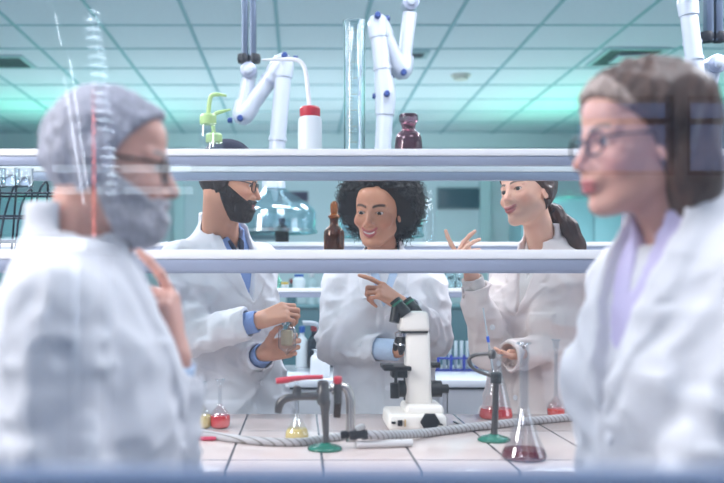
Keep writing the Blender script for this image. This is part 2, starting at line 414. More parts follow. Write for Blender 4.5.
class Person:
    def __init__(s, label, rig, T, arms, skin, lip, brow, group=None, nk=(0.052, 0.060), bones=1.0, brow_t=0.0045):
        s.rig, s.T, s.arms, s.nk = rig, T, arms, nk
        floor = T.w(0, 0, -0.6).copy(); s.floor = floor
        for sd, A in arms.items():
            sg = 1 if sd == 'l' else -1
            A.setdefault('sh', T.w(A.get('shf', -0.005), sg*0.160*T.wd, A.get('shz', -0.078)))
            A['sg'] = sg
        h = 0.0027*VOX; H = 0.010
        fx = []; hands = []
        fx.append((rig.C-0.135*rig.s-0.01, rig.C+0.135*rig.s+0.01))
        for A in arms.values():
            if 'hand' in A:
                hs = hand_segs(A['wr'], *A['hand'][:4], **A.get('hk', {})); hands.append(hs)
                pts = np.array([q for k in hs[0]+hs[1] for q in k[:2]]); fx.append((pts.min(0)-0.02, pts.max(0)+0.02))
        allp = [T.w(0.16, 0.25, 0), T.w(-0.16, -0.25, 0), T.w(0.16, -0.25, -0.6), T.w(-0.16, 0.25, -0.6)]+[A[k] for A in arms.values() for k in ('el', 'wr', 'sh')]+[q for f in fx for q in f]
        lo = np.min(allp, 0)-0.07; hi = np.max(allp, 0)+0.07; lo[2] = 0.05
        ax = [axis(lo[i], hi[i], [(f[0][i], f[1][i]) for f in fx], h, H) for i in range(3)]
        F = Field(*ax)
        # torso, legs, arms (mostly under the clothes)
        sl = F.sl(T.N+np.array([-0.3, -0.3, -0.75]), T.N+np.array([0.3, 0.3, 0.03])); x, y, z = F.grid(sl)
        f, l, dz = T.loc(x, y, z); F.put(sl, T.sdf(f, l, dz, grow=-0.022), 0.01)
        for sg in (1, -1):
            hp = T.w(0, sg*0.085, -0.62); kn = T.w(0.01, sg*0.09, -0.62); kn[2] = 0.50; an = kn.copy(); an[2] = 0.09; an += -T.f*0.02
            hp2 = hp; F.cap(hp2, kn, 0.075, 0.05, 0.03); F.cap(kn, an, 0.05, 0.036, 0.01); F.cap(an, an+T.f*0.13-np.array([0, 0, 0.035]), 0.036, 0.03, 0.01)
        for A in arms.values():
            F.cap(T.w(0, A['sg']*0.05, -0.03), A['sh'], 0.042, 0.042, 0.02); F.cap(A['sh'], A['el'], 0.043, 0.036, 0.015); F.cap(A['el'], A['wr'], 0.036, 0.025, 0.008)
        nb = T.w(-0.005, 0, 0.0); F.cap(rig.w((-0.022, 0, -0.05)), nb-np.array([0, 0, 0.02]), nk[0], nk[1], 0.02)
        if not T.fem and nk[0] > 0.05: F.cap(rig.w((0.035, 0, -0.135)), T.w(0.055, 0, 0.0), 0.014, 0.014, 0.02)
        sl = F.sl(rig.C-0.16, rig.C+0.16); x, y, z = F.grid(sl); L = rig.loc(x, y, z)
        F.put(sl, head_sdf(*L, rig.hp)*rig.s, 0.022)
        for hs in hands: add_hand(F, hs)
        V, Q = F.mesh(); V, Q = biggest(V, Q); V = smooth_mesh(V, Q, 1, 0.35)
        sk = mat('skin_%s' % '_'.join(str(int(c*100)) for c in skin), skin, 0.48, attr='Col', sss=0.12, spec=0.4)
        o = np_obj('person', V, Q, sk); tag(o, label, 'person', group); s.o = o
        X = rig.loc(V[:, 0], V[:, 1], V[:, 2]); px, py, pz = X; ya = np.abs(py)
        base = vsrgb(*skin); C = np.tile(base, (len(V), 1))
        def blend(w, c):
            nonlocal C; C = C*(1-w[:, None])+vsrgb(*c)*w[:, None]
        red = (min(1, skin[0]*1.0), skin[1]*0.80, skin[2]*0.78)
        blend(0.45*np.exp(-((px-0.066)**2+(ya-0.045)**2+(pz+0.035)**2)/0.0005), red)
        blend(0.40*np.exp(-((px-0.113)**2+ya**2+(pz+0.034)**2)/0.0002), red)
        sm = rig.hp.get('smile', 0); zc = pz-sm*np.clip(ya/0.02, 0, 1.3)**2*0.006; li = rig.hp.get('lips', 1.0)
        lipd = np.minimum(ell(px, py, zc, (0.0915, 0, -0.0640), (0.0125, 0.0255+0.004*sm, 0.0062*li)), ell(px, py, zc, (0.0905, 0, -0.0748), (0.0125, 0.0215+0.003*sm, 0.0074*li)))
        blend(1-sstep(-0.0008, 0.0012, lipd), lip)
        if rig.hp.get('open', 0): blend((px > 0.085)*(1-sstep(0.0015, 0.0030, np.abs(zc+0.069)))*(ya < 0.019), (0.92, 0.90, 0.88))
        else: blend(0.75*(px > 0.085)*(1-sstep(0.0005, 0.0022, np.abs(zc+0.0692)))*(ya < 0.025+0.004*sm), (lip[0]*0.55, lip[1]*0.45, lip[2]*0.5))
        bz = 0.019+0.006*np.sin(np.clip((ya-0.012)/0.04, 0, 1)*2.6)
        blend(0.92*(px > 0.045)*(1-sstep(brow_t*0.6, brow_t*1.25, np.abs(pz-bz)))*sstep(0.008, 0.013, ya)*(1-sstep(0.046, 0.054, ya)), brow)
        lidw = (px > 0.07)*(1-sstep(0.0, 0.0016, np.abs(ell(px, ya, pz, (0.086, 0.0325, -0.0015), (0.018, 0.0152, 0.0064*rig.hp.get('eye', 1))))))*(pz > -0.002)
        blend(0.85*lidw, (brow[0]*0.6, brow[1]*0.6, brow[2]*0.6)); s.X = X
        set_col(o, C); s.C = C
        for sg in (1, -1):
            prof = [(math.sin(a)*0.0130, math.cos(a)*0.0130) for a in np.linspace(0.02, math.pi-0.02, 40)]
            mb = MB(); mb.lathe(prof, n=20); e = mb.build('eye', EYEM, o, angle=180)
            g = rig.hp.get('gaze', (0, 0)); rot = Matrix.Rotation(math.radians(90+g[1]), 4, 'Y') @ Matrix.Rotation(0, 4, 'X')
            Mx = rig.M4 @ Matrix.Translation((0.0698, sg*0.032, -0.001)) @ Matrix.Rotation(math.radians(g[0]), 4, 'Z') @ Matrix.Rotation(math.radians(90+g[1]), 4, 'Y')
            co = np.array([v.co[:] for v in e.data.vertices]); an = np.arccos(np.clip(co[:, 2]/0.013, -1, 1))
            cc = np.tile(vsrgb(0.84, 0.80, 0.79), (len(co), 1)); cc[an < 0.60] = vsrgb(*rig.hp.get('iris', (0.25, 0.15, 0.10))); cc[an < 0.27] = vsrgb(0.02, 0.02, 0.02)
            set_col(e, cc); e.data.transform(Mx)
        # trousers and shoes
        lo2 = T.w(0, 0, -0.6); lo2[2] = 0.0
        xs = [np.arange(lo2[0]-0.3, lo2[0]+0.3, 0.013, dtype=np.float32), np.arange(lo2[1]-0.3, lo2[1]+0.3, 0.013, dtype=np.float32), np.arange(0.055, T.N[2]-0.45, 0.013, dtype=np.float32)]
        G = Field(*xs); K = Field(xs[0], xs[1], np.arange(-0.02, 0.16, 0.008, dtype=np.float32)); Kn = []
        for sg in (1, -1):
            hp = T.w(0, sg*0.085, -0.60); kn = T.w(0.01, sg*0.09, -0.62); kn[2] = 0.50; an = kn-T.f*0.02; an[2] = 0.06
            G.cap(hp, kn, 0.100, 0.075, 0.03); G.cap(kn, an, 0.075, 0.062, 0.01)
        G.cap(T.w(0, 0.05, -0.56), T.w(0, -0.05, -0.56), 0.125, 0.125, 0.03)
        sl = G.sl((-9, -9, -9), (9, 9, 9)); x, y, z = G.grid(sl); G.D = smax(G.D, 0.075-z, 0.004)
        V, Q = G.mesh(); s.trousers = np_obj('trousers', V, Q, TROUS, o)
        for sg in (1, -1):
            K = Field(xs[0], xs[1], np.arange(-0.02, 0.16, 0.008, dtype=np.float32))
            an = T.w(0.01, sg*0.09, -0.62)-T.f*0.03; an[2] = 0.05; K.cap(an, an+T.f*0.18-np.array([0, 0, 0.012]), 0.046, 0.040, 0.01); K.cap(an, an+np.array([0, 0, 0.05]), 0.046, 0.046, 0.02)
            K.cap(an-T.f*0.015, an+T.f*0.06, 0.045, 0.045, 0.02)
            sl = K.sl((-9, -9, -9), (9, 9, 9)); x, y, z = K.grid(sl); K.D = smax(smax(K.D, 0.002-z, 0.003), z-0.115, 0.003)
            V, Q = K.mesh(); np_obj('shoe', V, Q, SHOE, o)

    def torso_d(s, x, y, z, grow, loose):
        T = s.T; f, l, dz = T.loc(x, y, z); d = T.sdf(f, l, dz, grow, loose)
        for A in s.arms.values():
            d = smin(d, cap(x, y, z, T.w(-0.01, A['sg']*0.04, -0.028), A['sh'], 0.036+grow, 0.038+grow), 0.035)
        return d, f, l, dz
    def cloth_field(s, h, zlo, zhi=0.10):
        T = s.T; pts = [T.w(0.2, 0.27, -0.6), T.w(-0.2, -0.27, -0.6), T.w(0.2, -0.27, 0), T.w(-0.2, 0.27, 0)]+[A[k] for A in s.arms.values() for k in ('el', 'wr', 'sh')]
        lo = np.min(pts, 0)-0.09; hi = np.max(pts, 0)+0.09; lo[2] = T.N[2]+zlo-0.03; hi[2] = max(T.N[2]+zhi, max(A['wr'][2] for A in s.arms.values())+0.08)
        return Field(*[np.arange(lo[i], hi[i], h, dtype=np.float32) for i in range(3)])
    def sleeve(s, x, y, z, A, r0, r1, r2, end, fold=0.0, seed=0.0):
        el, wr, sh = A['el'], A['wr'], A['sh']; v = unit(wr-el); e = wr-v*end
        fo = 0.0
        if fold:
            m1 = vnoise(x*17+seed, y*17, z*17); m2 = vnoise(x*30, y*30+seed, z*30)
            fo = fold*(0.8*m1+1.8*np.abs(m1)+1.0*np.abs(m2)-0.5)
            # cross folds gathered at the elbow
            de = np.sqrt((x-el[0])**2+(y-el[1])**2+(z-el[2])**2)
            u = unit(wr-sh); q = x*u[0]+y*u[1]+z*u[2]
            fo = fo+0.0070*np.sin(q*105+6*vnoise(x*12, y*12+seed, z*12))*np.exp(-(de/0.12)**2); fo = np.minimum(fo, 0.009)
        d = smin(cap(x, y, z, sh, el, r0, r1), cap(x, y, z, el, e+v*0.03, r1, r2), 0.02)+fo
        q = (x-e[0])*v[0]+(y-e[1])*v[1]+(z-e[2])*v[2]
        d = smax(d, q, 0.003)
        inner = np.maximum(cap(x, y, z, e-v*0.05, e+v*0.05, r2-0.007, r2-0.007), -(q+0.05))
        return smax(d, -inner, 0.002), q
    def shirt(s, m, cuff=0.004, collar=True, h=0.0055, name='shirt', end=-0.0):
        T = s.T; F = s.cloth_field(h, -0.62, 0.07); sl = F.sl((-9, -9, -9), (9, 9, 9)); x, y, z = F.grid(sl)
        d, f, l, dz = s.torso_d(x, y, z, 0.004, 0.006)
        if collar:
            rad = np.sqrt((f-0.012-dz*0.1)**2*0.85+l*l); R = 0.066-0.12*dz
            c = np.maximum(np.abs(rad-R)-0.0045, np.abs(dz-0.012+0.18*np.clip(f, -0.08, 0.09))-0.030)
            c = np.maximum(c, -np.maximum(np.maximum(-f, np.abs(l)-0.02-0.25*np.clip(dz+0.03, 0, 1)), -1.0))
            d = smin(d, c, 0.006)
        d = np.maximum(d, dz-0.075)
        nkd = cap(x, y, z, s.rig.w((-0.022, 0, -0.05)), T.w(-0.005, 0, -0.02), s.nk[0]+0.001, s.nk[1]+0.001)
        d = np.maximum(d, -np.maximum(nkd, -(dz+0.03)))
        vv = np.maximum(np.maximum(np.abs(l)-np.interp(dz, [-0.10, 0.03], [0.0, 0.035]), -f), -d-0.020)
        d = smax(d, -vv, 0.003)
        d = np.maximum(d, -(dz+0.60))
        for A in s.arms.values():
            q, _ = s.sleeve(x, y, z, A, 0.043, 0.038, 0.034, A.get('cuff', cuff)); d = smin(d, q, 0.01)
        F.D = d.astype(np.float32); V, Q = F.mesh(); return np_obj(name, V, Q, m, s.o)
    def coat(s, m=None, hem=-0.98, loose=0.014, vb=-0.26, vw=0.050, end=0.022, h=0.0048, fold=0.010, rs=(0.063, 0.058, 0.047), pockets=True, seed=0.0, grow=0.016, buttons=3, closed=True, ch=0.034):
        T = s.T; F = s.cloth_field(h*VOX, hem); sl = F.sl((-9, -9, -9), (9, 9, 9)); x, y, z = F.grid(sl)
        d, f, l, dz = s.torso_d(x, y, z, grow, loose); d0 = d
        amp = np.interp(dz, [-1.0, -0.45, -0.2, 0.0], [1.5, 0.9, 0.6, 0.1])*fold
        n1 = vnoise(l*13+seed+dz*2, f*13, dz*2.4+seed); n2 = vnoise(l*10+dz*16+seed, f*9, dz*7-l*10); n3 = vnoise(l*11-dz*19, f*10+seed, dz*6+l*12)
        d = d+amp*(1.1*n1+2.2*np.abs(n1)-0.4)+fold*(0.9*np.abs(n2)*1.6+0.8*np.abs(n3)*1.6-0.4)*np.interp(dz, [-0.7, -0.3, -0.08, 0], [0.8, 1.0, 0.7, 0.0])
        d = smin(d, d0+0.006, 0.006)
        la = np.abs(l); wv = np.interp(dz, [vb, -0.04, 0.05], [0.0, vw, vw+0.006])
        lw = np.interp(dz, [vb, vb+0.03, -0.12, -0.11, -0.10, -0.05, 0.03], [0.003, 0.030, 0.062, 0.036, 0.052, 0.040, 0.02])
        lap = (1-sstep(-0.004, 0.004, la-wv-lw))*sstep(0.0, 0.02, f)*sstep(vb-0.005, vb+0.005, dz)
        d = d-0.0065*lap
        if closed: d = d-0.0045*sstep(-0.004, 0.004, l+0.022)*sstep(0.02, 0.05, f)*(1-sstep(vb-0.01, vb+0.01, dz))*(1-sstep(0.012, 0.07, l))
        if pockets:
            for (l0, l1, z0, z1) in ((0.06, 0.19, -0.72, -0.53), (-0.19, -0.06, -0.72, -0.53), (0.055, 0.135, -0.32, -0.205)):
                q = np.maximum(np.maximum(l0-l, l-l1), np.maximum(z0-dz, dz-z1)); d = d-0.0050*(1-sstep(-0.003, 0.003, q))*sstep(0, 0.03, f)
        rad = np.sqrt((f-0.010-0.2*np.clip(dz, 0, 1))**2*0.85+l*l); R = 0.078-0.20*dz
        c = np.maximum(np.abs(rad-R)-0.0055, np.abs(dz-0.014+0.15*np.clip(f, -0.1, 0.1))-ch)
        d = smin(d, c, 0.012)
        cut = np.maximum(np.maximum(la-wv, -f), -d-0.028); d = smax(d, -cut, 0.003)
        nkd = cap(x, y, z, s.rig.w((-0.022, 0, -0.05)), T.w(0.0, 0, -0.03), s.nk[0]+0.006, s.nk[1]+0.006)
        d = np.maximum(d, -np.maximum(nkd, -(dz+0.035))); d = np.maximum(d, dz-0.085)
        for A in s.arms.values():
            if A.get('nosleeve'): continue
            q, ax = s.sleeve(x, y, z, A, rs[0], rs[1], rs[2], A.get('end', end), fold, seed+3*A['sg'])
            d = smin(d, q, 0.016)
        if closed:
            slit = np.maximum(np.maximum(np.abs(l+0.02)-0.004, -f), dz+0.62); d = np.maximum(d, -np.maximum(slit, -d-0.02))
        d = smax(d, (hem-dz), 0.004)
        F.D = d.astype(np.float32); V, Q = F.mesh(); V, Q = biggest(V, Q); V = smooth_mesh(V, Q, 1, 0.3)
        o = np_obj('lab_coat', V, Q, m or COATM, s.o); s.coat_o = o
        bt = mat('coat_button', (0.90, 0.90, 0.92), 0.3)
        for i in range(buttons):
            zz = vb-0.03-i*0.115; ff = np.linspace(0, 0.35, 400); w0 = T.w(0, 0.012, zz)
            # nearest coat point in front of this height
            co = V; rel = (co-w0); ahead = rel@T.f; side = np.abs(rel@T.l); up = np.abs(rel[:, 2]); k = np.where((side < 0.008) & (up < 0.008) & (ahead > 0))[0]
            if not len(k): continue
            fo = np.sort(ahead[k])[-3:].mean(); mb = MB()
            mb.lathe([(0.002, 0.0022), (0.0075, 0.0030), (0.0090, 0.0015), (0.0088, -0.002)], n=14)
            b = mb.build('button', bt, s.o); b.data.transform(Matrix.Translation(Vector(w0+T.f*fo)) @ Vector(T.f).to_track_quat('Z', 'Y').to_matrix().to_4x4())
        return o
    def headpart(s, name, m, fn, h=0.0027, r=0.16, it=1, lo=None, hi=None, big=True):
        V, Q = head_field(s.rig, h*VOX, fn, r, lo, hi)
        if big: V, Q = biggest(V, Q)
        V = smooth_mesh(V, Q, it, 0.4); return np_obj(name, V, Q, m, s.o)
    def glasses(s, m, lens=None, r=0.021, th=0.0016, x0=0.0935, zc=-0.003, sq=0.86):
        g = MB()
        for sg in (1, -1):
            ring = []
            for i in range(29):
                a = 2*math.pi*i/28; cx, cy = math.cos(a), math.sin(a); e = 0.75
                ring.append((x0-0.10*abs(sg*0.033+r*1.15*math.copysign(abs(cx)**e, cx))+0.0035, sg*0.033+r*1.15*math.copysign(abs(cx)**e, cx), zc+r*sq*math.copysign(abs(cy)**e, cy)))
            g.tube(ring, th, 6)
            g.tube([(x0-0.005, sg*0.057, zc+0.008), (0.06, sg*0.072, zc+0.010), (0.0, sg*0.081, zc+0.012), (-0.020, sg*0.082, zc+0.004), (-0.034, sg*0.078, zc-0.016)], th*1.1, 6, smooth_path=1)
        g.tube([(x0+0.001, 0.010, zc+0.005), (x0+0.006, 0, zc+0.008), (x0+0.001, -0.010, zc+0.005)], th, 6, smooth_path=1)
        o = g.build('glasses', m, s.o); o.data.transform(s.rig.M4)
        return o
def hairline(x, y, z, tab, nape, k=0.8):
    """negative where hair grows: behind the hairline and above the nape"""
    zs, xs = zip(*tab); return np.maximum((x-np.interp(z, zs, xs))*k, nape-z)
BLUE = mat('blue_shirt_cotton', (0.50, 0.60, 0.80), 0.85, bump=0.1, bscale=600)
PALE = mat('pale_shirt_cotton', (0.72, 0.80, 0.90), 0.85, bump=0.1, bscale=600)
LILAC = mat('lilac_blouse_cotton', (0.76, 0.73, 0.86), 0.85, bump=0.1, bscale=500)
WHITEB = mat('white_blouse_cotton', (0.88, 0.86, 0.85), 0.85)
BLACKF = mat('black_plastic_frame', (0.05, 0.05, 0.07), 0.3)
def strand_mat(name, c, vary=0.35, sc=(60, 60, 6), rough=0.45):
    return mat(name, c, rough, noise=vary, nscale=1.0, stretch=sc, spec=0.5)
G5 = (0.35, 0.5, 0.35)

def relaxed(a=0.35, b=0.5, c=0.3): return [(a, b, c), (a+0.05, b+0.05, c), (a+0.1, b+0.1, c), (a+0.15, b+0.1, c)]

# ---- bearded man in a navy cap
def bearded_man():
    rig = Rig(P(229, 183, 3.10), -7, 9, 0, 0.96, dict(jaw=1.06, nose=1.02, lips=0.9, gaze=(0, 14), iris=(0.2, 0.13, 0.08)))
    T = Torso(P(221, 238, 3.20), -48, pelvis=(0.03, 0.02), width=1.06)
    arms = dict(
        r=dict(el=P(192, 336, 3.00), wr=P(259, 321, 2.93), end=0.035, cuff=0.004, hand=((0.90, 0.12, 0.32), (0.10, 0.75, -0.65), -1, [(0.55, 0.95, 0.5), (0.6, 1.05, 0.5), (0.7, 1.1, 0.5), (0.8, 1.1, 0.5)]), hk=dict(thumb=(0.75, 0.1, 0.75), size=0.97)),
        l=dict(el=P(245, 372, 3.22), wr=P(264, 353, 3.02), end=0.03, cuff=0.0, hand=((0.88, -0.12, 0.25), (0.25, -0.95, 0.1), 1, [(0.7, 1.1, 0.6), (0.75, 1.1, 0.6), (0.8, 1.1, 0.6), (0.85, 1.1, 0.6)]), hk=dict(thumb=(0.55, 0.6, 0.5), tb=(0.6, 0.6), size=0.97)))
    p = Person('bearded man in navy cap, glasses and white lab coat holding a glass tube', rig, T, arms, (0.80, 0.59, 0.49), (0.66, 0.40, 0.38), (0.12, 0.09, 0.08), 'scientists talking behind the bench', nk=(0.056, 0.064))
    hm = strand_mat('dark_brown_hair', (0.17, 0.125, 0.115), 0.4, (200, 200, 40), 0.6)
    tab = [(-0.09, -0.06), (-0.05, -0.030), (-0.02, 0.010), (0.02, 0.020), (0.05, 0.06), (0.12, 0.09)]
    p.headpart('hair', hm, lambda x, y, z, d: smax(d-0.0065+0.003*vnoise(x*260, y*260, z*160), hairline(x, y, z, tab, -0.075), 0.004))
    def beard(x, y, z, d):
        ya = np.abs(y)
        top = -0.012-np.clip(x-0.012, 0, 1)*0.62
        reg = np.maximum(np.maximum(z-top, (0.000-0.5*np.clip(z+0.07, -0.05, 0.05)-x)), -0.128-z)
        mo = np.maximum(np.maximum(z+0.0475, -0.0625-z), np.maximum(0.074-x, ya-0.033)); reg = np.minimum(reg, mo)
        reg = np.maximum(reg, -ell(x, y, z, (0.097, 0, -0.0690), (0.02, 0.0225, 0.0085)))
        thick = 0.0045+0.007*sstep(-0.06, -0.10, z)
        return smax(d-thick+0.0045*vnoise(x*230, y*230, z*150), reg, 0.006)
    p.headpart('beard', hm, beard, r=0.15, it=0)
    cm = mat('navy_cap_knit', (0.10, 0.12, 0.21), 0.95, bump=0.4, bscale=400, noise=0.1, nscale=60)
    def capf(x, y, z, d):
        q = ell(x, y, z, (-0.014, 0, 0.036), (0.106, 0.092, 0.112))+0.003*vnoise(x*40, y*40, z*40)
        return smax(smax(q, 0.028+0.10*x-z, 0.006), -(d-0.002), 0.002)
    p.headpart('cap', cm, capf)
    p.glasses(BLACKF, th=0.0020)
    p.shirt(BLUE); p.coat(end=0.022, vb=-0.22, vw=0.056, seed=1.0, fold=0.018)
    # dark inner band of the shirt collar
    mb = MB(); cmt = mat('dark_collar_band', (0.16, 0.18, 0.27), 0.9); T_ = p.T
    for sg in (1, -1):
        mb.tube([T_.w(0.030, sg*0.060, 0.022), T_.w(0.066, sg*0.034, -0.002), T_.w(0.086, sg*0.016, -0.036), T_.w(0.092, sg*0.010, -0.060)], [0.004, 0.009, 0.010, 0.003], 8, smooth_path=1)
    mb.build('collar', cmt, p.o)
    return p

# ---- woman with an afro
def curly_woman():
    rig = Rig(P(378, 211, 3.14), -113, 8, -3, 0.97, dict(fem=1, jaw=0.94, lips=1.25, smile=1.3, open=1.2, eye=0.85, gaze=(-6, 14), iris=(0.16, 0.10, 0.07)))
    T = Torso(P(384, 263, 3.22), -95, width=0.94, depth=0.92, fem=1.0)
    arms = dict(
        r=dict(el=P(334, 346, 3.17), wr=P(398, 350, 3.01), end=0.070, cuff=0.0, hand=((0.8, 0.6, 0.15), (-0.2, 0.3, 0.9), -1, relaxed(0.7, 1.0, 0.6)), hk=dict(size=0.9)),
        l=dict(el=P(437, 338, 3.14), wr=P(402, 305, 3.00), end=0.030, cuff=0.0, hand=((-0.80, -0.05, 0.55), (-0.25, 0.65, -0.65), 1, [(0.15, 0.2, 0.1), (0.75, 1.25, 0.7), (0.85, 1.3, 0.7), (0.95, 1.3, 0.7)]), hk=dict(thumb=(0.7, 0.3, 0.6), size=0.93)))
    p = Person('smiling woman with black afro hair and white lab coat, arms half crossed, pointing', rig, T, arms, (0.78, 0.56, 0.45), (0.70, 0.36, 0.36), (0.07, 0.05, 0.05), 'scientists talking behind the bench', nk=(0.047, 0.054), brow_t=0.0046)
    hm = mat('black_curly_hair', (0.085, 0.07, 0.075), 0.6)
    rr = random.Random(5); mb = MB(); Rm = Matrix([list(r) for r in rig.R]); S = rig.s
    C = np.array([-0.035, 0, 0.026])
    # a dense core under the curls
    def core(x, y, z, d):
        q = ell(x, y, z, C, (0.122, 0.142, 0.135))+0.030*vnoise(x*45, y*45, z*45)+0.016*vnoise(x*110, y*110, z*110)
        face = np.maximum(np.maximum(-(x-np.interp(z, [-0.14, -0.06, 0.0, 0.04, 0.075, 0.11, 0.16], [-0.045, -0.01, 0.012, 0.030, 0.060, 0.12, 0.16])), np.abs(y)-0.20), -0.2)
        return smax(smax(q, -face, 0.012), -0.118-z+0.02*vnoise(x*60, y*60, z*60), 0.01)
    h = p.headpart('hair', hm, core, h=0.0033, r=0.20, it=0)
    n = 0
    while n < 1900:
        v = np.array([rr.gauss(0, 1) for _ in range(3)]); v /= np.linalg.norm(v)
        q = C+v*np.array([0.119, 0.139, 0.132])
        zf = np.interp(q[2], [-0.14, -0.06, 0.0, 0.04, 0.075, 0.11, 0.16], [-0.045, -0.01, 0.012, 0.030, 0.060, 0.10, 0.16])
        if q[0] > zf-0.004 or q[2] < -0.112: continue
        a = np.cross(v, [rr.gauss(0, 1) for _ in range(3)]); a /= np.linalg.norm(a); b = np.cross(v, a)
        L = rr.uniform(0.018, 0.036); R = rr.uniform(0.0035, 0.0065); tn = rr.uniform(1.5, 2.6); ph = rr.uniform(0, 6.28); pts = []
        lean = np.array([rr.gauss(0, 0.3) for _ in range(3)])-np.array([0, 0, 0.25])
        for i in range(12):
            t = i/11; ang = ph+tn*6.28*t
            w = q+(v+lean*t)*L*(t-0.3)+(a*math.cos(ang)+b*math.sin(ang))*R
            pts.append(rig.w(w))
        mb.tube(pts, [0.0016*(1-0.5*i/11) for i in range(12)], 3, caps=False); n += 1
    mb.build('hair_curls', hm, p.o, angle=180)
    p.shirt(PALE); p.coat(vb=-0.15, vw=0.044, seed=4.0, fold=0.017, end=0.02, grow=0.013, rs=(0.060, 0.056, 0.046))
    return p

# ---- woman with a ponytail
def ponytail_woman():
    rig = Rig(P(527, 193, 3.10), -146, -3, 9, 0.95, dict(fem=1, jaw=0.93, lips=0.9, smile=0.8, nose=0.93, eye=1.05, gaze=(8, 0), iris=(0.16, 0.12, 0.10)))
    T = Torso(P(546, 250, 3.17), -140, pelvis=(-0.02, 0), width=0.95, depth=0.95, fem=1.0)
    arms = dict(
        l=dict(el=P(578, 346, 3.10), wr=P(532, 353, 3.00), end=-0.10, cuff=0.0, hand=((-0.84, -0.52, -0.10), (-0.1, 0.1, 0.95), 1, relaxed(0.15, 0.25, 0.2)), hk=dict(size=0.85, thumb=(1, 0.0, 0.1))),
        r=dict(el=P(490, 350, 3.06), wr=P(472, 277, 2.98), end=0.03, cuff=0.0, hand=((-0.55, -0.15, 0.80), (0.80, -0.15, 0.55), -1, [(0.05, 0.1, 0.1), (1.05, 0.25, 0.15), (1.25, 0.3, 0.2), (1.4, 0.4, 0.2)]), hk=dict(spread=0.15, thumb=(0.5, 0.7, 0.4), size=0.92)))
    p = Person('woman with long brown ponytail and white lab coat, one hand raised while talking', rig, T, arms, (0.88, 0.69, 0.60), (0.72, 0.42, 0.42), (0.16, 0.10, 0.09), 'scientists talking behind the bench', nk=(0.044, 0.052), brow_t=0.0042)
    hm = strand_mat('brown_hair', (0.25, 0.17, 0.15), 0.5, (90, 90, 25), 0.4)
    tab = [(-0.12, -0.07), (-0.06, -0.028), (-0.03, -0.012), (0.0, 0.006), (0.02, 0.030), (0.045, 0.060), (0.058, 0.074), (0.07, 0.090), (0.13, 0.11)]
    tail0 = np.array([-0.092, 0.012, -0.045])
    p.headpart('hair', hm, lambda x, y, z, d: smax(smin(d-0.010, ell(x, y, z, (-0.02, 0, 0.035), (0.098, 0.084, 0.094)), 0.01)+0.004*vnoise(x*40+z*60, np.abs(y)*170, z*90-x*40), hairline(x, y, z, tab, -0.112), 0.006), r=0.16)
    pts = [rig.w(tail0), rig.w(tail0+np.array([-0.025, 0.0, -0.015])), P(569, 228, 3.12), P(577, 245, 3.12), P(583, 262, 3.13), P(585, 275, 3.15)]
    lo = np.min(pts, 0)-0.06; hi = np.max(pts, 0)+0.06; F = Field(*[np.arange(lo[i], hi[i], 0.003*VOX, dtype=np.float32) for i in range(3)])
    rad = [0.016, 0.024, 0.027, 0.026, 0.020, 0.006]
    for i in range(5): F.cap(pts[i], pts[i+1], rad[i], rad[i+1], 0.02)
    sl = F.sl((-9, -9, -9), (9, 9, 9)); x, y, z = F.grid(sl); F.D = (F.D+0.007*vnoise((x+z*0.35)*150, y*150, z*14)).astype(np.float32)
    V, Q = F.mesh(); V, Q = biggest(V, Q); np_obj('ponytail', V, Q, hm, p.o)
    mb = MB(); mb.tube([Vector(pts[0])*0.8+Vector(pts[1])*0.2, Vector(pts[0])*0.3+Vector(pts[1])*0.7], 0.0225, 14); mb.build('hair_tie', mat('dark_elastic', (0.08, 0.08, 0.14), 0.7), p.o)
    p.shirt(WHITEB, collar=False); p.coat(m=mat('bounce_tinted_coat', (0.88, 0.83, 0.82), 0.85, noise=0.03, nscale=14, bump=0.15, bscale=500, spec=0.2), ch=0.022, vb=-0.22, vw=0.042, seed=8.0, fold=0.017, end=0.02, grow=0.013, rs=(0.060, 0.056, 0.046), closed=True)  # coat colour carries the warm tint reflected from her blouse
    return p

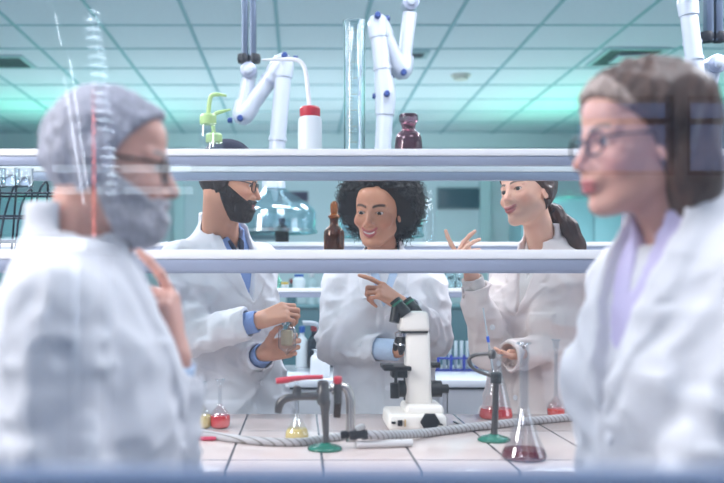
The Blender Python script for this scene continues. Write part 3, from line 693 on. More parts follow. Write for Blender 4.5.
# ---- grey haired man near the window
def grey_man():
    rig = Rig(P(110, 166, 1.42), 4, 5, 0, 0.90, dict(jaw=1.05, nose=1.05, lips=0.85, gaze=(0, 5), iris=(0.25, 0.3, 0.35)))
    T = Torso(P(78, 260, 1.44), 6, pelvis=(-0.02, 0), width=1.08, depth=1.08)
    arms = dict(
        r=dict(el=P(62, 505, 1.23), wr=P(120, 660, 1.22), end=0.03),
        l=dict(el=P(156, 485, 1.58), wr=P(176, 358, 1.55), end=0.015, shf=0.03, hand=((-0.12, -0.05, 1.0), (-1.0, 0.1, -0.1), 1, [(0.35, 0.25, 0.15), (1.15, 1.5, 0.8), (1.2, 1.5, 0.8), (1.25, 1.5, 0.8)]), hk=dict(thumb=(0.7, 0.3, 0.6), size=1.08)))
    p = Person('grey haired man with grey beard and glasses, hand at chin, nearest the left edge', rig, T, arms, (0.80, 0.60, 0.54), (0.66, 0.42, 0.42), (0.45, 0.43, 0.44), 'scientists in front of the bench', nk=(0.056, 0.066))
    hm = strand_mat('grey_hair', (0.62, 0.62, 0.67), 0.35, (120, 120, 40), 0.6)
    tab = [(-0.09, -0.06), (-0.05, -0.028), (-0.02, 0.012), (0.02, 0.018), (0.045, 0.035), (0.07, 0.058), (0.09, 0.085), (0.13, 0.11)]
    p.headpart('hair', hm, lambda x, y, z, d: smax(d-0.014+0.006*vnoise(x*40, y*70, z*40)+0.007*vnoise((x-z)*60, y*190, (z+x)*170), hairline(x, y, z, tab, -0.080), 0.006), h=0.0035)
    def beard(x, y, z, d):
        ya = np.abs(y); top = -0.012-np.clip(x-0.012, 0, 1)*0.62
        reg = np.maximum(np.maximum(z-top, (0.000-0.5*np.clip(z+0.07, -0.05, 0.05)-x)), -0.135-z)
        mo = np.maximum(np.maximum(z+0.0475, -0.0625-z), np.maximum(0.074-x, ya-0.033)); reg = np.minimum(reg, mo)
        reg = np.maximum(reg, -ell(x, y, z, (0.097, 0, -0.0690), (0.02, 0.0225, 0.0085)))
        return smax(d-0.006-0.008*sstep(-0.06, -0.10, z)+0.006*vnoise(x*160, y*160, z*120), reg, 0.006)
    p.headpart('beard', strand_mat('white_beard_hair', (0.66, 0.65, 0.68), 0.25, (150, 150, 60), 0.6), beard, h=0.0035, it=0)
    p.glasses(mat('dark_metal_frame', (0.10, 0.10, 0.14), 0.35, metal=0.3), th=0.0024)
    p.shirt(PALE, h=0.007); p.coat(seed=12.0, fold=0.019, h=0.0065, ch=0.014, end=0.012, rs=(0.072, 0.064, 0.052), grow=0.02, loose=0.02)
    return p

# ---- woman with a bob near the window
def bob_woman():
    rig = Rig(P(638, 144, 1.46), 190, 2, 0, 0.93, dict(fem=1, jaw=0.96, lips=0.8, nose=0.98, gaze=(0, 3), iris=(0.3, 0.35, 0.4)))
    T = Torso(P(688, 232, 1.48), 198, pelvis=(0.02, 0), width=1.02, depth=1.05, fem=0.85)
    arms = dict(
        l=dict(el=P(705, 480, 1.30), wr=P(650, 640, 1.22), end=0.03),
        r=dict(el=P(640, 470, 1.64), wr=P(590, 610, 1.58), end=0.03))
    p = Person('woman with short brown bob, glasses and lilac blouse, nearest the right edge', rig, T, arms, (0.84, 0.64, 0.58), (0.74, 0.40, 0.42), (0.35, 0.27, 0.23), 'scientists in front of the bench', nk=(0.047, 0.056))
    hm = strand_mat('greying_brown_hair', (0.31, 0.23, 0.20), 0.5, (70, 70, 12), 0.5)
    fm = strand_mat('blond_grey_hair', (0.60, 0.53, 0.50), 0.3, (70, 70, 20), 0.5)
    def bob(x, y, z, d):
        ya = np.abs(y)
        q = ell(x, y, z, (-0.022, 0, 0.040), (0.118, 0.104, 0.104))
        q = smin(q, ell(x, y, z, (-0.052, 0, -0.055), (0.082, 0.102, 0.088)), 0.03)
        q = q+0.010*vnoise(x*60+z*15, y*80, z*10)+0.005*vnoise(x*150, y*150, z*25)
        edge = np.interp(z, [-0.12, -0.07, -0.02, 0.02, 0.05, 0.075, 0.10], [-0.03, -0.012, 0.004, 0.022, 0.050, 0.078, 0.12])
        return smax(smax(q, (x-edge)*0.8, 0.008), -0.135-z+0.3*np.clip(x+0.05, -0.1, 0), 0.01)
    p.headpart('hair', hm, bob, h=0.0035, r=0.17)
    p.headpart('fringe', fm, lambda x, y, z, d: smax(smax(bob(x, y, z, d)-0.005+0.004*vnoise(x*50, y*120, z*30), 0.052-x+0.35*np.clip(z-0.07, -0.1, 0.1), 0.012), 0.045-z, 0.01), h=0.0035, r=0.17)
    p.glasses(mat('dark_metal_frame', (0.10, 0.10, 0.14), 0.35, metal=0.3), th=0.0020)
    p.shirt(LILAC, h=0.007); p.coat(seed=20.0, fold=0.019, h=0.0065, vb=-0.28, vw=0.062, end=0.012, rs=(0.068, 0.060, 0.050), grow=0.018, loose=0.02)
    return p
# ------------------------------------------------------------------ the room
def grid_mat(name, c, g, sx, sy, w, rough=0.3, ox=0.0, oy=0.0, noise=0.03, spec=0.5):
    """flat colour C with straight joints of colour G every sx, sy metres"""
    m = bpy.data.materials.new(name); m.use_nodes = True; nt = m.node_tree; b = nt.nodes['Principled BSDF']; b.inputs['Roughness'].default_value = rough; b.inputs['Specular IOR Level'].default_value = spec
    tc = nt.nodes.new('ShaderNodeTexCoord'); sp = nt.nodes.new('ShaderNodeSeparateXYZ'); nt.links.new(tc.outputs['Object'], sp.inputs[0])
    outs = []
    for ax, st, of in (('X', sx, ox), ('Y', sy, oy)):
        a = nt.nodes.new('ShaderNodeMath'); a.operation = 'SUBTRACT'; a.inputs[1].default_value = of-st*50; nt.links.new(sp.outputs[ax], a.inputs[0])
        q = nt.nodes.new('ShaderNodeMath'); q.operation = 'MODULO'; q.inputs[1].default_value = st; nt.links.new(a.outputs[0], q.inputs[0])
        l = nt.nodes.new('ShaderNodeMath'); l.operation = 'LESS_THAN'; l.inputs[1].default_value = w; nt.links.new(q.outputs[0], l.inputs[0]); outs.append(l)
    mx = nt.nodes.new('ShaderNodeMath'); mx.operation = 'MAXIMUM'; nt.links.new(outs[0].outputs[0], mx.inputs[0]); nt.links.new(outs[1].outputs[0], mx.inputs[1])
    n = nt.nodes.new('ShaderNodeTexNoise'); n.inputs['Scale'].default_value = 9; nt.links.new(tc.outputs['Object'], n.inputs['Vector'])
    r = nt.nodes.new('ShaderNodeMapRange'); r.inputs['To Min'].default_value = 1-noise; r.inputs['To Max'].default_value = 1+noise; nt.links.new(n.outputs['Fac'], r.inputs['Value'])
    v = nt.nodes.new('ShaderNodeVectorMath'); v.operation = 'SCALE'; v.inputs[0].default_value = lin(c); nt.links.new(r.outputs[0], v.inputs['Scale'])
    k = nt.nodes.new('ShaderNodeMix'); k.data_type = 'RGBA'; nt.links.new(mx.outputs[0], k.inputs[0]); nt.links.new(v.outputs[0], k.inputs[6]); k.inputs[7].default_value = (*lin(g), 1)
    nt.links.new(k.outputs[2], b.inputs['Base Color']); MATS[name] = m; return m
XL, XR, YR, YB = -4.4, 4.9, -4.0, 11.2
TEAL = mat('teal_wall_paint', (0.74, 0.82, 0.85), 0.7, noise=0.03, nscale=3)
WHITEW = mat('pale_wall_paint', (0.82, 0.85, 0.88), 0.75, noise=0.02, nscale=3)
def sbox(name, lo, hi, m, bev=0.0): return struct(MB().box(lo, hi, bev).build(name, m, smooth=bool(bev)))
sbox('floor', (XL-0.1, YR-0.1, -0.1), (XR+0.1, YB+0.1, 0.0), grid_mat('floor_tiles', (0.55, 0.58, 0.60), (0.38, 0.40, 0.43), 0.6, 0.6, 0.006, 0.3))
sbox('ceiling', (XL-0.1, YR-0.1, CEIL), (XR+0.1, YB+0.1, CEIL+0.1), mat('ceiling_panels', (0.84, 0.90, 0.93), 0.85, noise=0.03, nscale=40, bump=0.1, bscale=300))
tb = MB(); x0 = PX(275, 1.78*FPX/285); k = math.floor((XL-x0)/0.6)+1
while x0+k*0.6 < XR: tb.box((x0+k*0.6-0.012, YR, CEIL-0.006), (x0+k*0.6+0.012, YB, CEIL+0.001)); k += 1
y = 6.50-0.647*16
while y < YB:
    if y > YR: tb.box((XL, y-0.011, CEIL-0.0055), (XR, y+0.011, CEIL+0.001))
    y += 0.647
struct(tb.build('trim_1', mat('ceiling_grid_paint', (0.50, 0.70, 0.74), 0.5), smooth=False))
sbox('wall_back', (XL, YB, 0), (XR, YB+0.1, CEIL), TEAL)
sbox('wall_left', (XL-0.1, YR, 0), (XL, YB, CEIL), TEAL); sbox('wall_right', (XR, YR, 0), (XR+0.1, YB, CEIL), TEAL)
sbox('trim_2', (XL, YB-0.05, 2.93), (XR, YB, CEIL), mat('cornice_paint', (0.80, 0.88, 0.90), 0.6))
for i, px in enumerate((484, 180)):
    sbox('trim_%d' % (3+i), (PX(px, YB)-0.06, YB-0.09, 0), (PX(px, YB)+0.06, YB, CEIL-0.2), mat('wall_post_paint', (0.68, 0.80, 0.82), 0.6))
# wall behind the camera with two high windows
WINS = [(1.50, 2.06, 1.92, 2.36), (2.12, 2.62, 1.92, 2.36)]
def wall_with_holes(name, y0, y1, xa, xb, za, zb, holes, m):
    mb = MB(); xs = sorted({xa, xb, *[h[0] for h in holes], *[h[1] for h in holes]})
    for a, b in zip(xs, xs[1:]):
        hz = sorted([(h[2], h[3]) for h in holes if h[0] <= a and h[1] >= b]); z = za
        for p, q in hz:
            if p > z: mb.box((a, y0, z), (b, y1, p))
            z = q
        if z < zb: mb.box((a, y0, z), (b, y1, zb))
    return struct(mb.build(name, m, smooth=False))
wall_with_holes('wall_rear', YR-0.1, YR, XL, XR, 0, CEIL, WINS, WHITEW)
FRM = mat('window_frame_paint', (0.50, 0.55, 0.64), 0.45)
for i, (a, b, c, d) in enumerate(WINS):
    mb = MB(); w = 0.03
    for lo, hi in (((a, YR-0.09, c), (b, YR-0.03, c+w)), ((a, YR-0.09, d-w), (b, YR-0.03, d)), ((a, YR-0.09, c), (a+w, YR-0.03, d)), ((b-w, YR-0.09, c), (b, YR-0.03, d)), ((a, YR-0.085, d-0.15), (b, YR-0.035, d-0.12))): mb.box(lo, hi, 0.003)
    f = struct(mb.build('window_%d' % (i+2), FRM)); MB().box((a+w/2, YR-0.062, c+w/2), (b-w/2, YR-0.058, d-w/2)).build('window_pane', pane_mat('clear_pane', 0.06), f, smooth=False)
# partition with the observation window the picture is taken through
PY = 0.60; SILL = 1.2015
PART = mat('partition_paint', (0.27, 0.36, 0.50), 0.6)
wall_with_holes('wall_partition', PY-0.02, PY+0.02, XL, XR, 0, CEIL, [(-1.7, 2.1, SILL-0.03, 2.40)], PART)
mb = MB()
for lo, hi in (((-1.7, PY-0.022, SILL-0.03), (2.1, PY+0.022, SILL)), ((-1.7, PY-0.022, 2.36), (2.1, PY+0.022, 2.40)), ((-1.7, PY-0.022, SILL), (-1.66, PY+0.022, 2.36)), ((2.06, PY-0.022, SILL), (2.1, PY+0.022, 2.36))): mb.box(lo, hi, 0.003)
WF = struct(mb.build('window_1', PART))
MB().box((-1.67, PY-0.003, SILL-0.01), (2.07, PY+0.003, 2.37)).build('window_pane', pane_mat('observation_pane', 0.07, (0.985, 0.99, 1.0)), WF, smooth=False)

LMAT = mat('lamp_diffuser', (0.95, 0.98, 1.0), 0.6, emit=5.0); LFR = mat('lamp_frame', (0.85, 0.87, 0.88), 0.5)
for i, (x, yy) in enumerate(LUM):
    where = ['behind the camera on the left', 'behind the camera on the right', 'over the window aisle on the left', 'over the window aisle on the right', 'over the back bench at the far left', 'over the back bench in the middle', 'over the back bench at the far right', 'past the back bench on the left', 'past the back bench on the right'][i]
    e = empty('ceiling_light', (x, yy, CEIL), 'flat square-edged ceiling light panel '+where, 'light', 'ceiling lights')
    MB().box((-0.62, -0.29, -0.03), (0.62, 0.29, 0.0), 0.005).build('lamp_frame', LFR, e); MB().box((-0.58, -0.25, -0.034), (0.58, 0.25, -0.028)).build('diffuser', LMAT, e, smooth=False)
# ceiling fittings
VD = mat('vent_dark', (0.16, 0.22, 0.26), 0.6); VF = mat('vent_frame_paint', (0.62, 0.76, 0.78), 0.5)
def vent(px0, px1, py0, py1, label):
    Yn, Yf = 1.78*FPX/(285-py0), 1.78*FPX/(285-py1); Y = (Yn+Yf)/2; xa, xb = PX(px0, Y), PX(px1, Y); w, dd = (xb-xa)/2, abs(Yf-Yn)/2
    e = empty('ceiling_vent', ((xa+xb)/2, Y, CEIL), label, 'vent', 'ceiling vents')
    fr = MB(); t = 0.035
    for lo, hi in (((-w, -dd, -0.016), (w, -dd+t, 0)), ((-w, dd-t, -0.016), (w, dd, 0)), ((-w, -dd+t, -0.016), (-w+t, dd-t, 0)), ((w-t, -dd+t, -0.016), (w, dd-t, 0))): fr.box(lo, hi)
    fr.build('vent_frame', VF, e, smooth=False); MB().box((-w+t, -dd+t, -0.008), (w-t, dd-t, -0.001)).build('vent_core', VD, e, smooth=False)
    g = MB(); n = 6
    for i in range(n): yy = -dd+t+(2*dd-2*t)*(i+0.5)/n; g.box((-w+t, yy-0.008, -0.013), (w-t, yy+0.004, -0.009))
    g.build('louvre', mat('vent_louvre_paint', (0.24, 0.32, 0.36), 0.5), e, smooth=False)
    return e
v = vent(596, 656, 47, 65, 'dark square ceiling vent with pale middle, above the bob haired woman')
MB().box((-0.10, -0.13, -0.030), (0.14, 0.13, -0.012), 0.004).build('vent_plate', VF, v)
vent(-14, 30, 55, 67, 'dark narrow ceiling vent at the left edge above the grey haired man')
vent(390, 428, 50, 57, 'thin dark ceiling vent behind the middle extraction arm')
e = empty('smoke_detector', (PX(461, 8.05), 8.05, CEIL), 'round white smoke detector on the ceiling above the ponytailed woman', 'smoke detector')
MB().lathe([(0.085, -0.012), (0.085, 0.0)], n=24).build('base', mat('detector_plastic', (0.82, 0.84, 0.80), 0.5), e); MB().lathe([(0.035, -0.045), (0.06, -0.04), (0.068, -0.012)], n=24).build('sensor_head', mat('detector_plastic', (0.82, 0.84, 0.80), 0.5), e)
# ------------------------------------------------------------------ benches and racks
BZ = 0.92
def B(px, py, up=0.0):
    Y = 0.40*FPX/(py-VY); return np.array([PX(px, Y), Y, BZ+up])
CABW = mat('white_cabinet_laminate', (0.84, 0.84, 0.86), 0.4); DARKG = mat('dark_recess_laminate', (0.16, 0.20, 0.23), 0.6); STEEL = mat('brushed_steel', (0.72, 0.74, 0.77), 0.28, metal=1.0)
def bench(label, x0, x1, y0, y1, topm, group, cols, open_cols=(), front=-1):
    e = empty('lab_bench', ((x0+x1)/2, (y0+y1)/2, 0), label, 'lab bench', group); w, d = (x1-x0)/2, (y1-y0)/2
    MB().box((-w, -d, BZ-0.032), (w, d, BZ), 0.004).build('worktop', topm, e)
    body = MB(); body.box((-w+0.04, -d+0.50, 0.10), (w-0.04, d-0.03, BZ-0.033)); body.box((-w+0.04, -d+0.08, 0.0), (w-0.04, d-0.06, 0.10)); body.build('carcass', DARKG, e, smooth=False)
    cw = (2*w-0.08)/cols
    for i in range(cols):
        xa = -w+0.04+i*cw; MB().box((xa-0.009, -d+0.05, 0.10), (xa+0.009, -d+0.51, BZ-0.034), 0.001).build('side_panel', CABW, e)
        if i in open_cols:
            dr = MB().box((xa+0.012, -d+0.035, BZ-0.17), (xa+cw-0.012, -d+0.055, BZ-0.045), 0.003).build('drawer', CABW, e)
        else:
            dr = MB().box((xa+0.006, -d+0.035, BZ-0.215), (xa+cw-0.006, -d+0.055, BZ-0.045), 0.003).build('drawer', CABW, e)
            do = MB().box((xa+0.006, -d+0.035, 0.11), (xa+cw-0.006, -d+0.055, BZ-0.222), 0.003).build('door', CABW, e)
            MB().tube([(xa+cw*0.85, -d+0.035, 0.56), (xa+cw*0.85, -d+0.012, 0.57), (xa+cw*0.85, -d+0.012, 0.64), (xa+cw*0.85, -d+0.035, 0.65)], 0.005, 8).build('handle', STEEL, do)
        MB().tube([(xa+cw*0.38, -d+0.035, BZ-0.12), (xa+cw*0.4, -d+0.012, BZ-0.12), (xa+cw*0.6, -d+0.012, BZ-0.12), (xa+cw*0.62, -d+0.035, BZ-0.12)], 0.005, 8).build('handle', STEEL, dr)
    MB().box((w-0.049, -d+0.05, 0.10), (w-0.031, -d+0.51, BZ-0.034), 0.001).build('side_panel', CABW, e)
    return e
TILE = grid_mat('bench_tiles', (0.84, 0.77, 0.75), (0.20, 0.20, 0.23), 0.212, 0.43, 0.006, 0.16, ox=PX(233, 2.29)-0.15-0.003, oy=0.10, noise=0.04)
bench('tiled white lab bench with taps, hoses and flasks in front of the three scientists', -1.9, 2.2, 2.05, 2.95, TILE, None, 6)
BTOP = mat('pale_bench_laminate', (0.82, 0.84, 0.87), 0.12)
bench('long white lab bench behind the three scientists, carrying a test tube rack', -2.6, 3.2, 4.0, 4.75, BTOP, None, 9, open_cols=(4, 5))

RAILW = mat('rail_white_enamel', (0.90, 0.90, 0.91), 0.35); RAILG = mat('rail_grey_aluminium', (0.60, 0.63, 0.71), 0.35, metal=0.3); GSH = pane_mat('shelf_glass', 0.10, (0.90, 0.96, 0.96))
def rack(label, x0, x1, yf, yb, levels, posts):
    """levels: (top z, rail height)"""
    e = empty('shelf_rack', ((x0+x1)/2, (yf+yb)/2, BZ), label, 'shelf rack', 'shelf racks on the benches'); ox, oy = (x0+x1)/2, (yf+yb)/2
    for (zt, hh) in levels:
        z = zt-BZ
        for yy in (yf, yb):
            r = MB().box((x0-ox, yy-oy-0.018, z-hh*0.42), (x1-ox, yy-oy+0.018, z), 0.002).build('shelf_rail', RAILW, e)
            MB().box((x0-ox, yy-oy-0.014, z-hh), (x1-ox, yy-oy+0.014, z-hh*0.42), 0.001).build('rail_channel', RAILG, r)
        MB().box((x0-ox, yf-oy+0.016, z-0.010), (x1-ox, yb-oy-0.016, z-0.003)).build('glass_shelf', GSH, e, smooth=False)
    top = max(l[0] for l in levels)-BZ
    for xp in posts:
        MB().box((xp-ox-0.02, yf-oy+0.02, 0), (xp-ox+0.02, yf-oy+0.06, top-0.012), 0.002).build('post', RAILG, e); MB().box((xp-ox-0.02, yb-oy-0.06, 0), (xp-ox+0.02, yb-oy-0.02, top-0.012), 0.002).build('post', RAILG, e)
    return e
SF, SB, UZ, LZ = 2.55, 2.91, 1.683, 1.414
rack('double shelf rack with white and grey rails and glass shelves on the tiled bench', -1.75, 2.05, SF, SB, [(UZ, 0.043), (LZ, 0.058)], (PX(118, 2.6), PX(664, 2.6)))
RF, RB, RU, RL = 4.28, 4.62, 1.513, 1.306
rack('double shelf rack with white and grey rails on the bench behind the scientists', -2.4, 3.0, RF, RB, [(RU, 0.046), (RL, 0.042)], (PX(205, 4.3), PX(505, 4.3)))

# far cabinets along the back
CT = mat('teal_cabinet_laminate', (0.24, 0.42, 0.46), 0.45); CT2 = mat('pale_teal_laminate', (0.42, 0.60, 0.63), 0.45)
for i in range(7):
    xa = -3.5+i*1.06; lab = ['at the far left end', 'second from the far left end', 'third from the far left end', 'in the middle of its row', 'third from the far right end', 'second from the far right end', 'at the far right end'][i]
    e = empty('storage_cabinet', (xa+0.53, 8.6, 0), 'low teal storage cabinet along the far wall, '+lab, 'cabinet', 'teal storage cabinets')
    MB().box((-0.525, -0.27, 0), (0.525, 0.27, 1.12), 0.003).build('carcass', CT, e); MB().box((-0.53, -0.31, 1.12), (0.53, 0.28, 1.15), 0.004).build('top_board', CT2, e)
    for sg in (-1, 1):
        d = MB().box((sg*0.262-0.255, -0.295, 0.10), (sg*0.262+0.255, -0.271, 1.10), 0.003).build('door', CT, e); MB().tube([(sg*0.05, -0.295, 0.74), (sg*0.05, -0.325, 0.75), (sg*0.05, -0.325, 0.88), (sg*0.05, -0.295, 0.89)], 0.006, 8).build('handle', STEEL, d)
for x, lab in ((-2.3, 'left'), (2.9, 'right')):
    e = empty('tall_cabinet', (x, 9.7, 0), 'tall teal cabinet against the far wall on the %s, green light on top' % lab, 'cabinet', 'tall cabinets'); MB().box((-0.7, -0.3, 0), (0.7, 0.3, 2.2), 0.004).build('carcass', CT2, e)
    for sg in (-1, 1): d = MB().box((sg*0.345-0.335, -0.325, 0.1), (sg*0.345+0.335, -0.301, 2.17), 0.003).build('door', CT2, e); MB().box((sg*0.05-0.008, -0.345, 1.0), (sg*0.05+0.008, -0.325, 1.2), 0.003).build('handle', STEEL, d)
# boards on the back wall
def wall_board(name, px0, px1, py0, py1, m, label, cat, Y=YB-0.004, fm=None):
    xa, xb, za, zb = PX(px0, Y), PX(px1, Y), PZ(py1, Y), PZ(py0, Y)
    e = empty(name, ((xa+xb)/2, Y, (za+zb)/2), label, cat); w, h = (xb-xa)/2, (zb-za)/2
    MB().box((-w, -0.03, -h), (w, 0.0, h), 0.004).build('board', fm or RAILG, e); MB().box((-w+0.02, -0.034, -h+0.02), (w-0.02, -0.030, h-0.02)).build('sheet', m, e, smooth=False); return e
wall_board('wall_sign', 279, 308, 192, 202, mat('dark_violet_print', (0.16, 0.15, 0.28), 0.5), 'small dark violet sign on the teal wall above the clear hood', 'sign', fm=mat('sign_edge', (0.2, 0.2, 0.32), 0.5))
wall_board('wall_notice', 249, 276, 227, 240, mat('slate_print', (0.22, 0.36, 0.42), 0.5), 'small slate blue notice low on the teal wall behind the amber bottle', 'notice', fm=mat('notice_edge', (0.3, 0.45, 0.5), 0.5))
wall_board('wall_screen', 437, 482, 188, 209, mat('dark_teal_screen', (0.10, 0.30, 0.35), 0.15), 'dark teal screen on the far wall between the two women', 'screen', fm=mat('screen_edge', (0.20, 0.38, 0.42), 0.4))
# ------------------------------------------------------------------ extraction arms
ARMW = mat('arm_white_enamel', (0.70, 0.73, 0.78), 0.25, spec=0.6); ARMP = mat('arm_pole_steel', (0.40, 0.45, 0.53), 0.3, metal=0.6); ARMD = mat('arm_clamp_black', (0.06, 0.08, 0.12), 0.45); HOODM = pane_mat('clear_hood_plastic', 0.14, (0.82, 0.93, 0.95), 0.12)
KNOB = mat('blue_knob', (0.14, 0.24, 0.48), 0.4)
def arm(label, Y, polepx, polebot, joint, pts, r, hood=None, pole_r=0.034):
    """pts: pixel track of the white tube, from the joint to the hood"""
    px = PX(polepx, Y); e = empty('extraction_arm', (px, Y, CEIL), label, 'extraction arm', 'ceiling extraction arms'); O = Vector((px, Y, CEIL))
    def w(q, dy=0.0): v = P(q[0], q[1], Y); return Vector((v[0], v[1]+dy, v[2]))-O
    zb = PZ(polebot, Y)-CEIL
    MB().box((-pole_r, -0.022, zb), (-0.004, 0.022, 0), 0.006).box((0.004, -0.022, zb), (pole_r, 0.022, 0), 0.006).build('pole', ARMP, e)
    MB().box((-0.08, -0.08, -0.03), (0.08, 0.08, 0), 0.006).build('ceiling_plate', ARMW, e)
    c = MB()
    for dx in (-1, 1): c.lathe([(0.026, -0.02), (0.030, 0), (0.026, 0.02)], (dx*pole_r*0.75, 0, zb+0.02), 16)
    c.build('clamp', ARMD, e)
    j = w(joint); Rx = Matrix.Rotation(math.pi/2, 4, 'X')
    MB().lathe([(0.030, -0.05), (0.038, -0.045), (0.038, 0.045), (0.030, 0.05)], n=24, M=Matrix.Translation(j) @ Rx).build('swivel_joint', RAILG, e)
    MB().lathe([(0.016, 0), (0.020, 0.004), (0.020, 0.02), (0.014, 0.024)], n=16, M=Matrix.Translation(j+Vector((0, -0.048, 0))) @ Rx).build('swivel_knob', ARMW, e)
    P3 = [w(p, dy) for p, dy in pts]
    for i, (a, b) in enumerate(zip(P3, P3[1:])):
        d = (b-a).normalized(); ra = r*(0.86 if i == 0 else 1.0)
        MB().tube([a+d*ra*0.2, b-d*ra*0.2], ra, 20).build('tube', ARMW, e)
        L = (b-a).length
        if L > 0.30 and i > 0: MB().tube([a+d*L*0.62, a+d*(L*0.62+0.014)], ra*1.12, 20).build('collar', RAILG if i < 2 else ARMW, e)
    for i, b in enumerate(P3[1:-1]):
        dirs = ((P3[i]-b).normalized(), (P3[i+2]-b).normalized())
        m = MB(); m.tube([b+dirs[0]*r*2.3, b+dirs[0]*r*1.2, b+(dirs[0]+dirs[1])*r*0.25, b+dirs[1]*r*1.2, b+dirs[1]*r*2.3], [r*1.14, r*1.2, r*1.26, r*1.2, r*1.14], 20, smooth_path=2)
        el = m.build('elbow', ARMW, e)
        MB().lathe([(0.011, -r*1.9), (0.015, -r*1.7), (0.015, -r*1.2)], n=14, M=Matrix.Translation(b) @ Matrix.Rotation(math.pi/2, 4, 'X').inverted()).build('elbow_knob', KNOB, el)
        MB().lathe([(0.010, -r*1.6), (0.013, -r*1.5), (0.013, -r*1.0)], n=14, M=Matrix.Translation(b) @ Matrix.Rotation(math.pi/2 if i % 2 == 0 else -math.pi/2, 4, 'Y')).build('elbow_knob', KNOB, el)
    if hood:
        p = P3[-1]; k = hood
        MB().lathe([(r*1.0, 0.05), (r*1.35, 0.03), (r*1.4, 0.0), (r*1.5, -0.012)], p, 24).build('hood_neck', ARMW, e)
        prof = [(r*1.45, -0.005), (r*2.2, -0.03), (k*0.82, -0.075), (k*0.97, -0.105), (k, -0.12), (k, -0.20), (k*1.03, -0.205), (k*1.03, -0.212), (k-0.004, -0.212), (k-0.004, -0.12), (k*0.95, -0.108), (k*0.8, -0.080), (r*2.1, -0.036), (r*1.3, -0.010)]
        MB().lathe(prof, p, 40, close=False).build('hood', HOODM, e)
        MB().lathe([(k*1.035, -0.200), (k*1.035, -0.215), (k*0.99, -0.215), (k*0.99, -0.200)], p, 40, close=False).build('hood_rim', pane_mat('hood_edge', 0.5, (0.5, 0.85, 0.8), 0.2), e)
    return e
arm('white jointed extraction arm with clear hood, hanging beside the bearded man', 4.42, 249, 63, (249, 72),
    [((249, 78), 0), ((241, 121), -0.02), ((285, 62), -0.07), ((274, 188), -0.07)], 0.038, hood=0.195)
arm('white jointed extraction arm with three elbows, hanging above the curly haired woman', 4.42, 410, -8, (410, 4),
    [((410, 12), 0), ((402, 76), -0.02), ((375, 24), -0.09), ((384, 100), -0.09), ((379, 192), -0.09)], 0.038, hood=0.19)
arm('white folded extraction arm on a dark pole, top right corner behind the bob haired woman', 3.9, 713, 42, (713, 66),
    [((713, 72), 0), ((698, 122), -0.03), ((681, 2), -0.06), ((688, 100), -0.10)], 0.034, pole_r=0.034)

# ------------------------------------------------------------------ glassware
GL = mat('clear_glass', (0.97, 0.99, 1.0), 0.0, trans=1.0, ior=1.48); AMB = mat('amber_glass', (0.66, 0.36, 0.10), 0.03, trans=0.92, ior=1.4); VIO = mat('violet_brown_glass', (0.66, 0.50, 0.56), 0.04, trans=0.92, ior=1.4)
DARKB = mat('dark_bottle_glass', (0.10, 0.07, 0.06), 0.06, trans=0.2); BLUEB = mat('blue_black_glass', (0.05, 0.11, 0.18), 0.06, trans=0.2)
CLR = pane_mat('thin_glass', 0.09, (0.975, 0.985, 0.99), 0.0)
def liquid(name, c): return mat(name, c, 0.08, spec=0.5)
RED = liquid('red_liquid', (0.86, 0.03, 0.06)); ORG = liquid('red_orange_liquid', (0.95, 0.22, 0.12)); YEL = liquid('pale_yellow_liquid', (0.93, 0.83, 0.52)); DRED = liquid('dark_red_liquid', (0.42, 0.06, 0.11)); CRED = liquid('coral_red_liquid', (0.88, 0.20, 0.16))
def shell(prof, t=0.0018):
    """closed glass wall: outside profile up, inside back down"""
    ins = [(max(r-t, 0.0005), z) for r, z in prof]; ins[0] = (ins[0][0], ins[0][1]+t)
    return [(0.0005, prof[0][1])]+prof+ins[::-1]+[(0.0005, ins[0][1])]
def level(prof, zt, gap=0.0022):
    q = [(max(r-gap, 0.001), z+(0.0028 if i == 0 else 0)) for i, (r, z) in enumerate(prof)]
    out = [(r, z) for r, z in q if z < zt]; z0, r0 = out[-1][1], out[-1][0]
    nx = next(((r, z) for r, z in q if z >= zt), (r0, zt)); t = (zt-z0)/max(nx[1]-z0, 1e-6); out.append((r0+(nx[0]-r0)*t, zt)); return out
def curve_prof(pts, n=3):
    for _ in range(n):
        q = [pts[0]]
        for a, b in zip(pts, pts[1:]): q += [(a[0]*.75+b[0]*.25, a[1]*.75+b[1]*.25), (a[0]*.25+b[0]*.75, a[1]*.25+b[1]*.75)]
        q.append(pts[-1]); pts = q
    return pts
def flask(name, loc, prof, label, liq=None, fill=0.0, g=None, group=None, stopper=None, cat='flask'):
    e = empty(name, loc, label, cat, group)
    MB().lathe(shell(prof), n=32).build('glass_body', g or CLR, e)
    top = prof[-1]; MB().lathe([(top[0]-0.001, top[1]-0.003), (top[0]+0.0018, top[1]-0.0025), (top[0]+0.002, top[1]+0.001), (top[0]-0.001, top[1]+0.0015)], n=24, close=False).build('rim', GL, e)
    if liq: MB().lathe(level(prof, fill), n=32).build('liquid', liq, e)
    return e
def erl(r, h, nr, neck=0.3): return curve_prof([(r*0.9, 0), (r, 0.006), (r*0.98, 0.016), (nr*1.1, h*(1-neck)), (nr, h*(1-neck)+0.008), (nr, h-0.004), (nr*1.15, h)], 2)
def vol(r, h, nr): return curve_prof([(r*0.55, 0), (r*0.92, 0.004), (r, r*0.7), (r*0.95, r*1.25), (r*0.45, r*1.85), (nr, r*2.1), (nr, h*0.6), (nr, h*0.86), (nr*1.6, h*0.88), (nr*1.7, h)], 2)
flask('round_flask', B(220, 428), vol(0.031, 0.137, 0.0068), 'small long-necked round flask of bright red liquid on the bench, near the grey haired man', RED, 0.036)
flask('round_flask', B(202, 428), vol(0.030, 0.13, 0.0068), 'small flask of pale yellow liquid half behind the grey haired man\'s sleeve', YEL, 0.036)
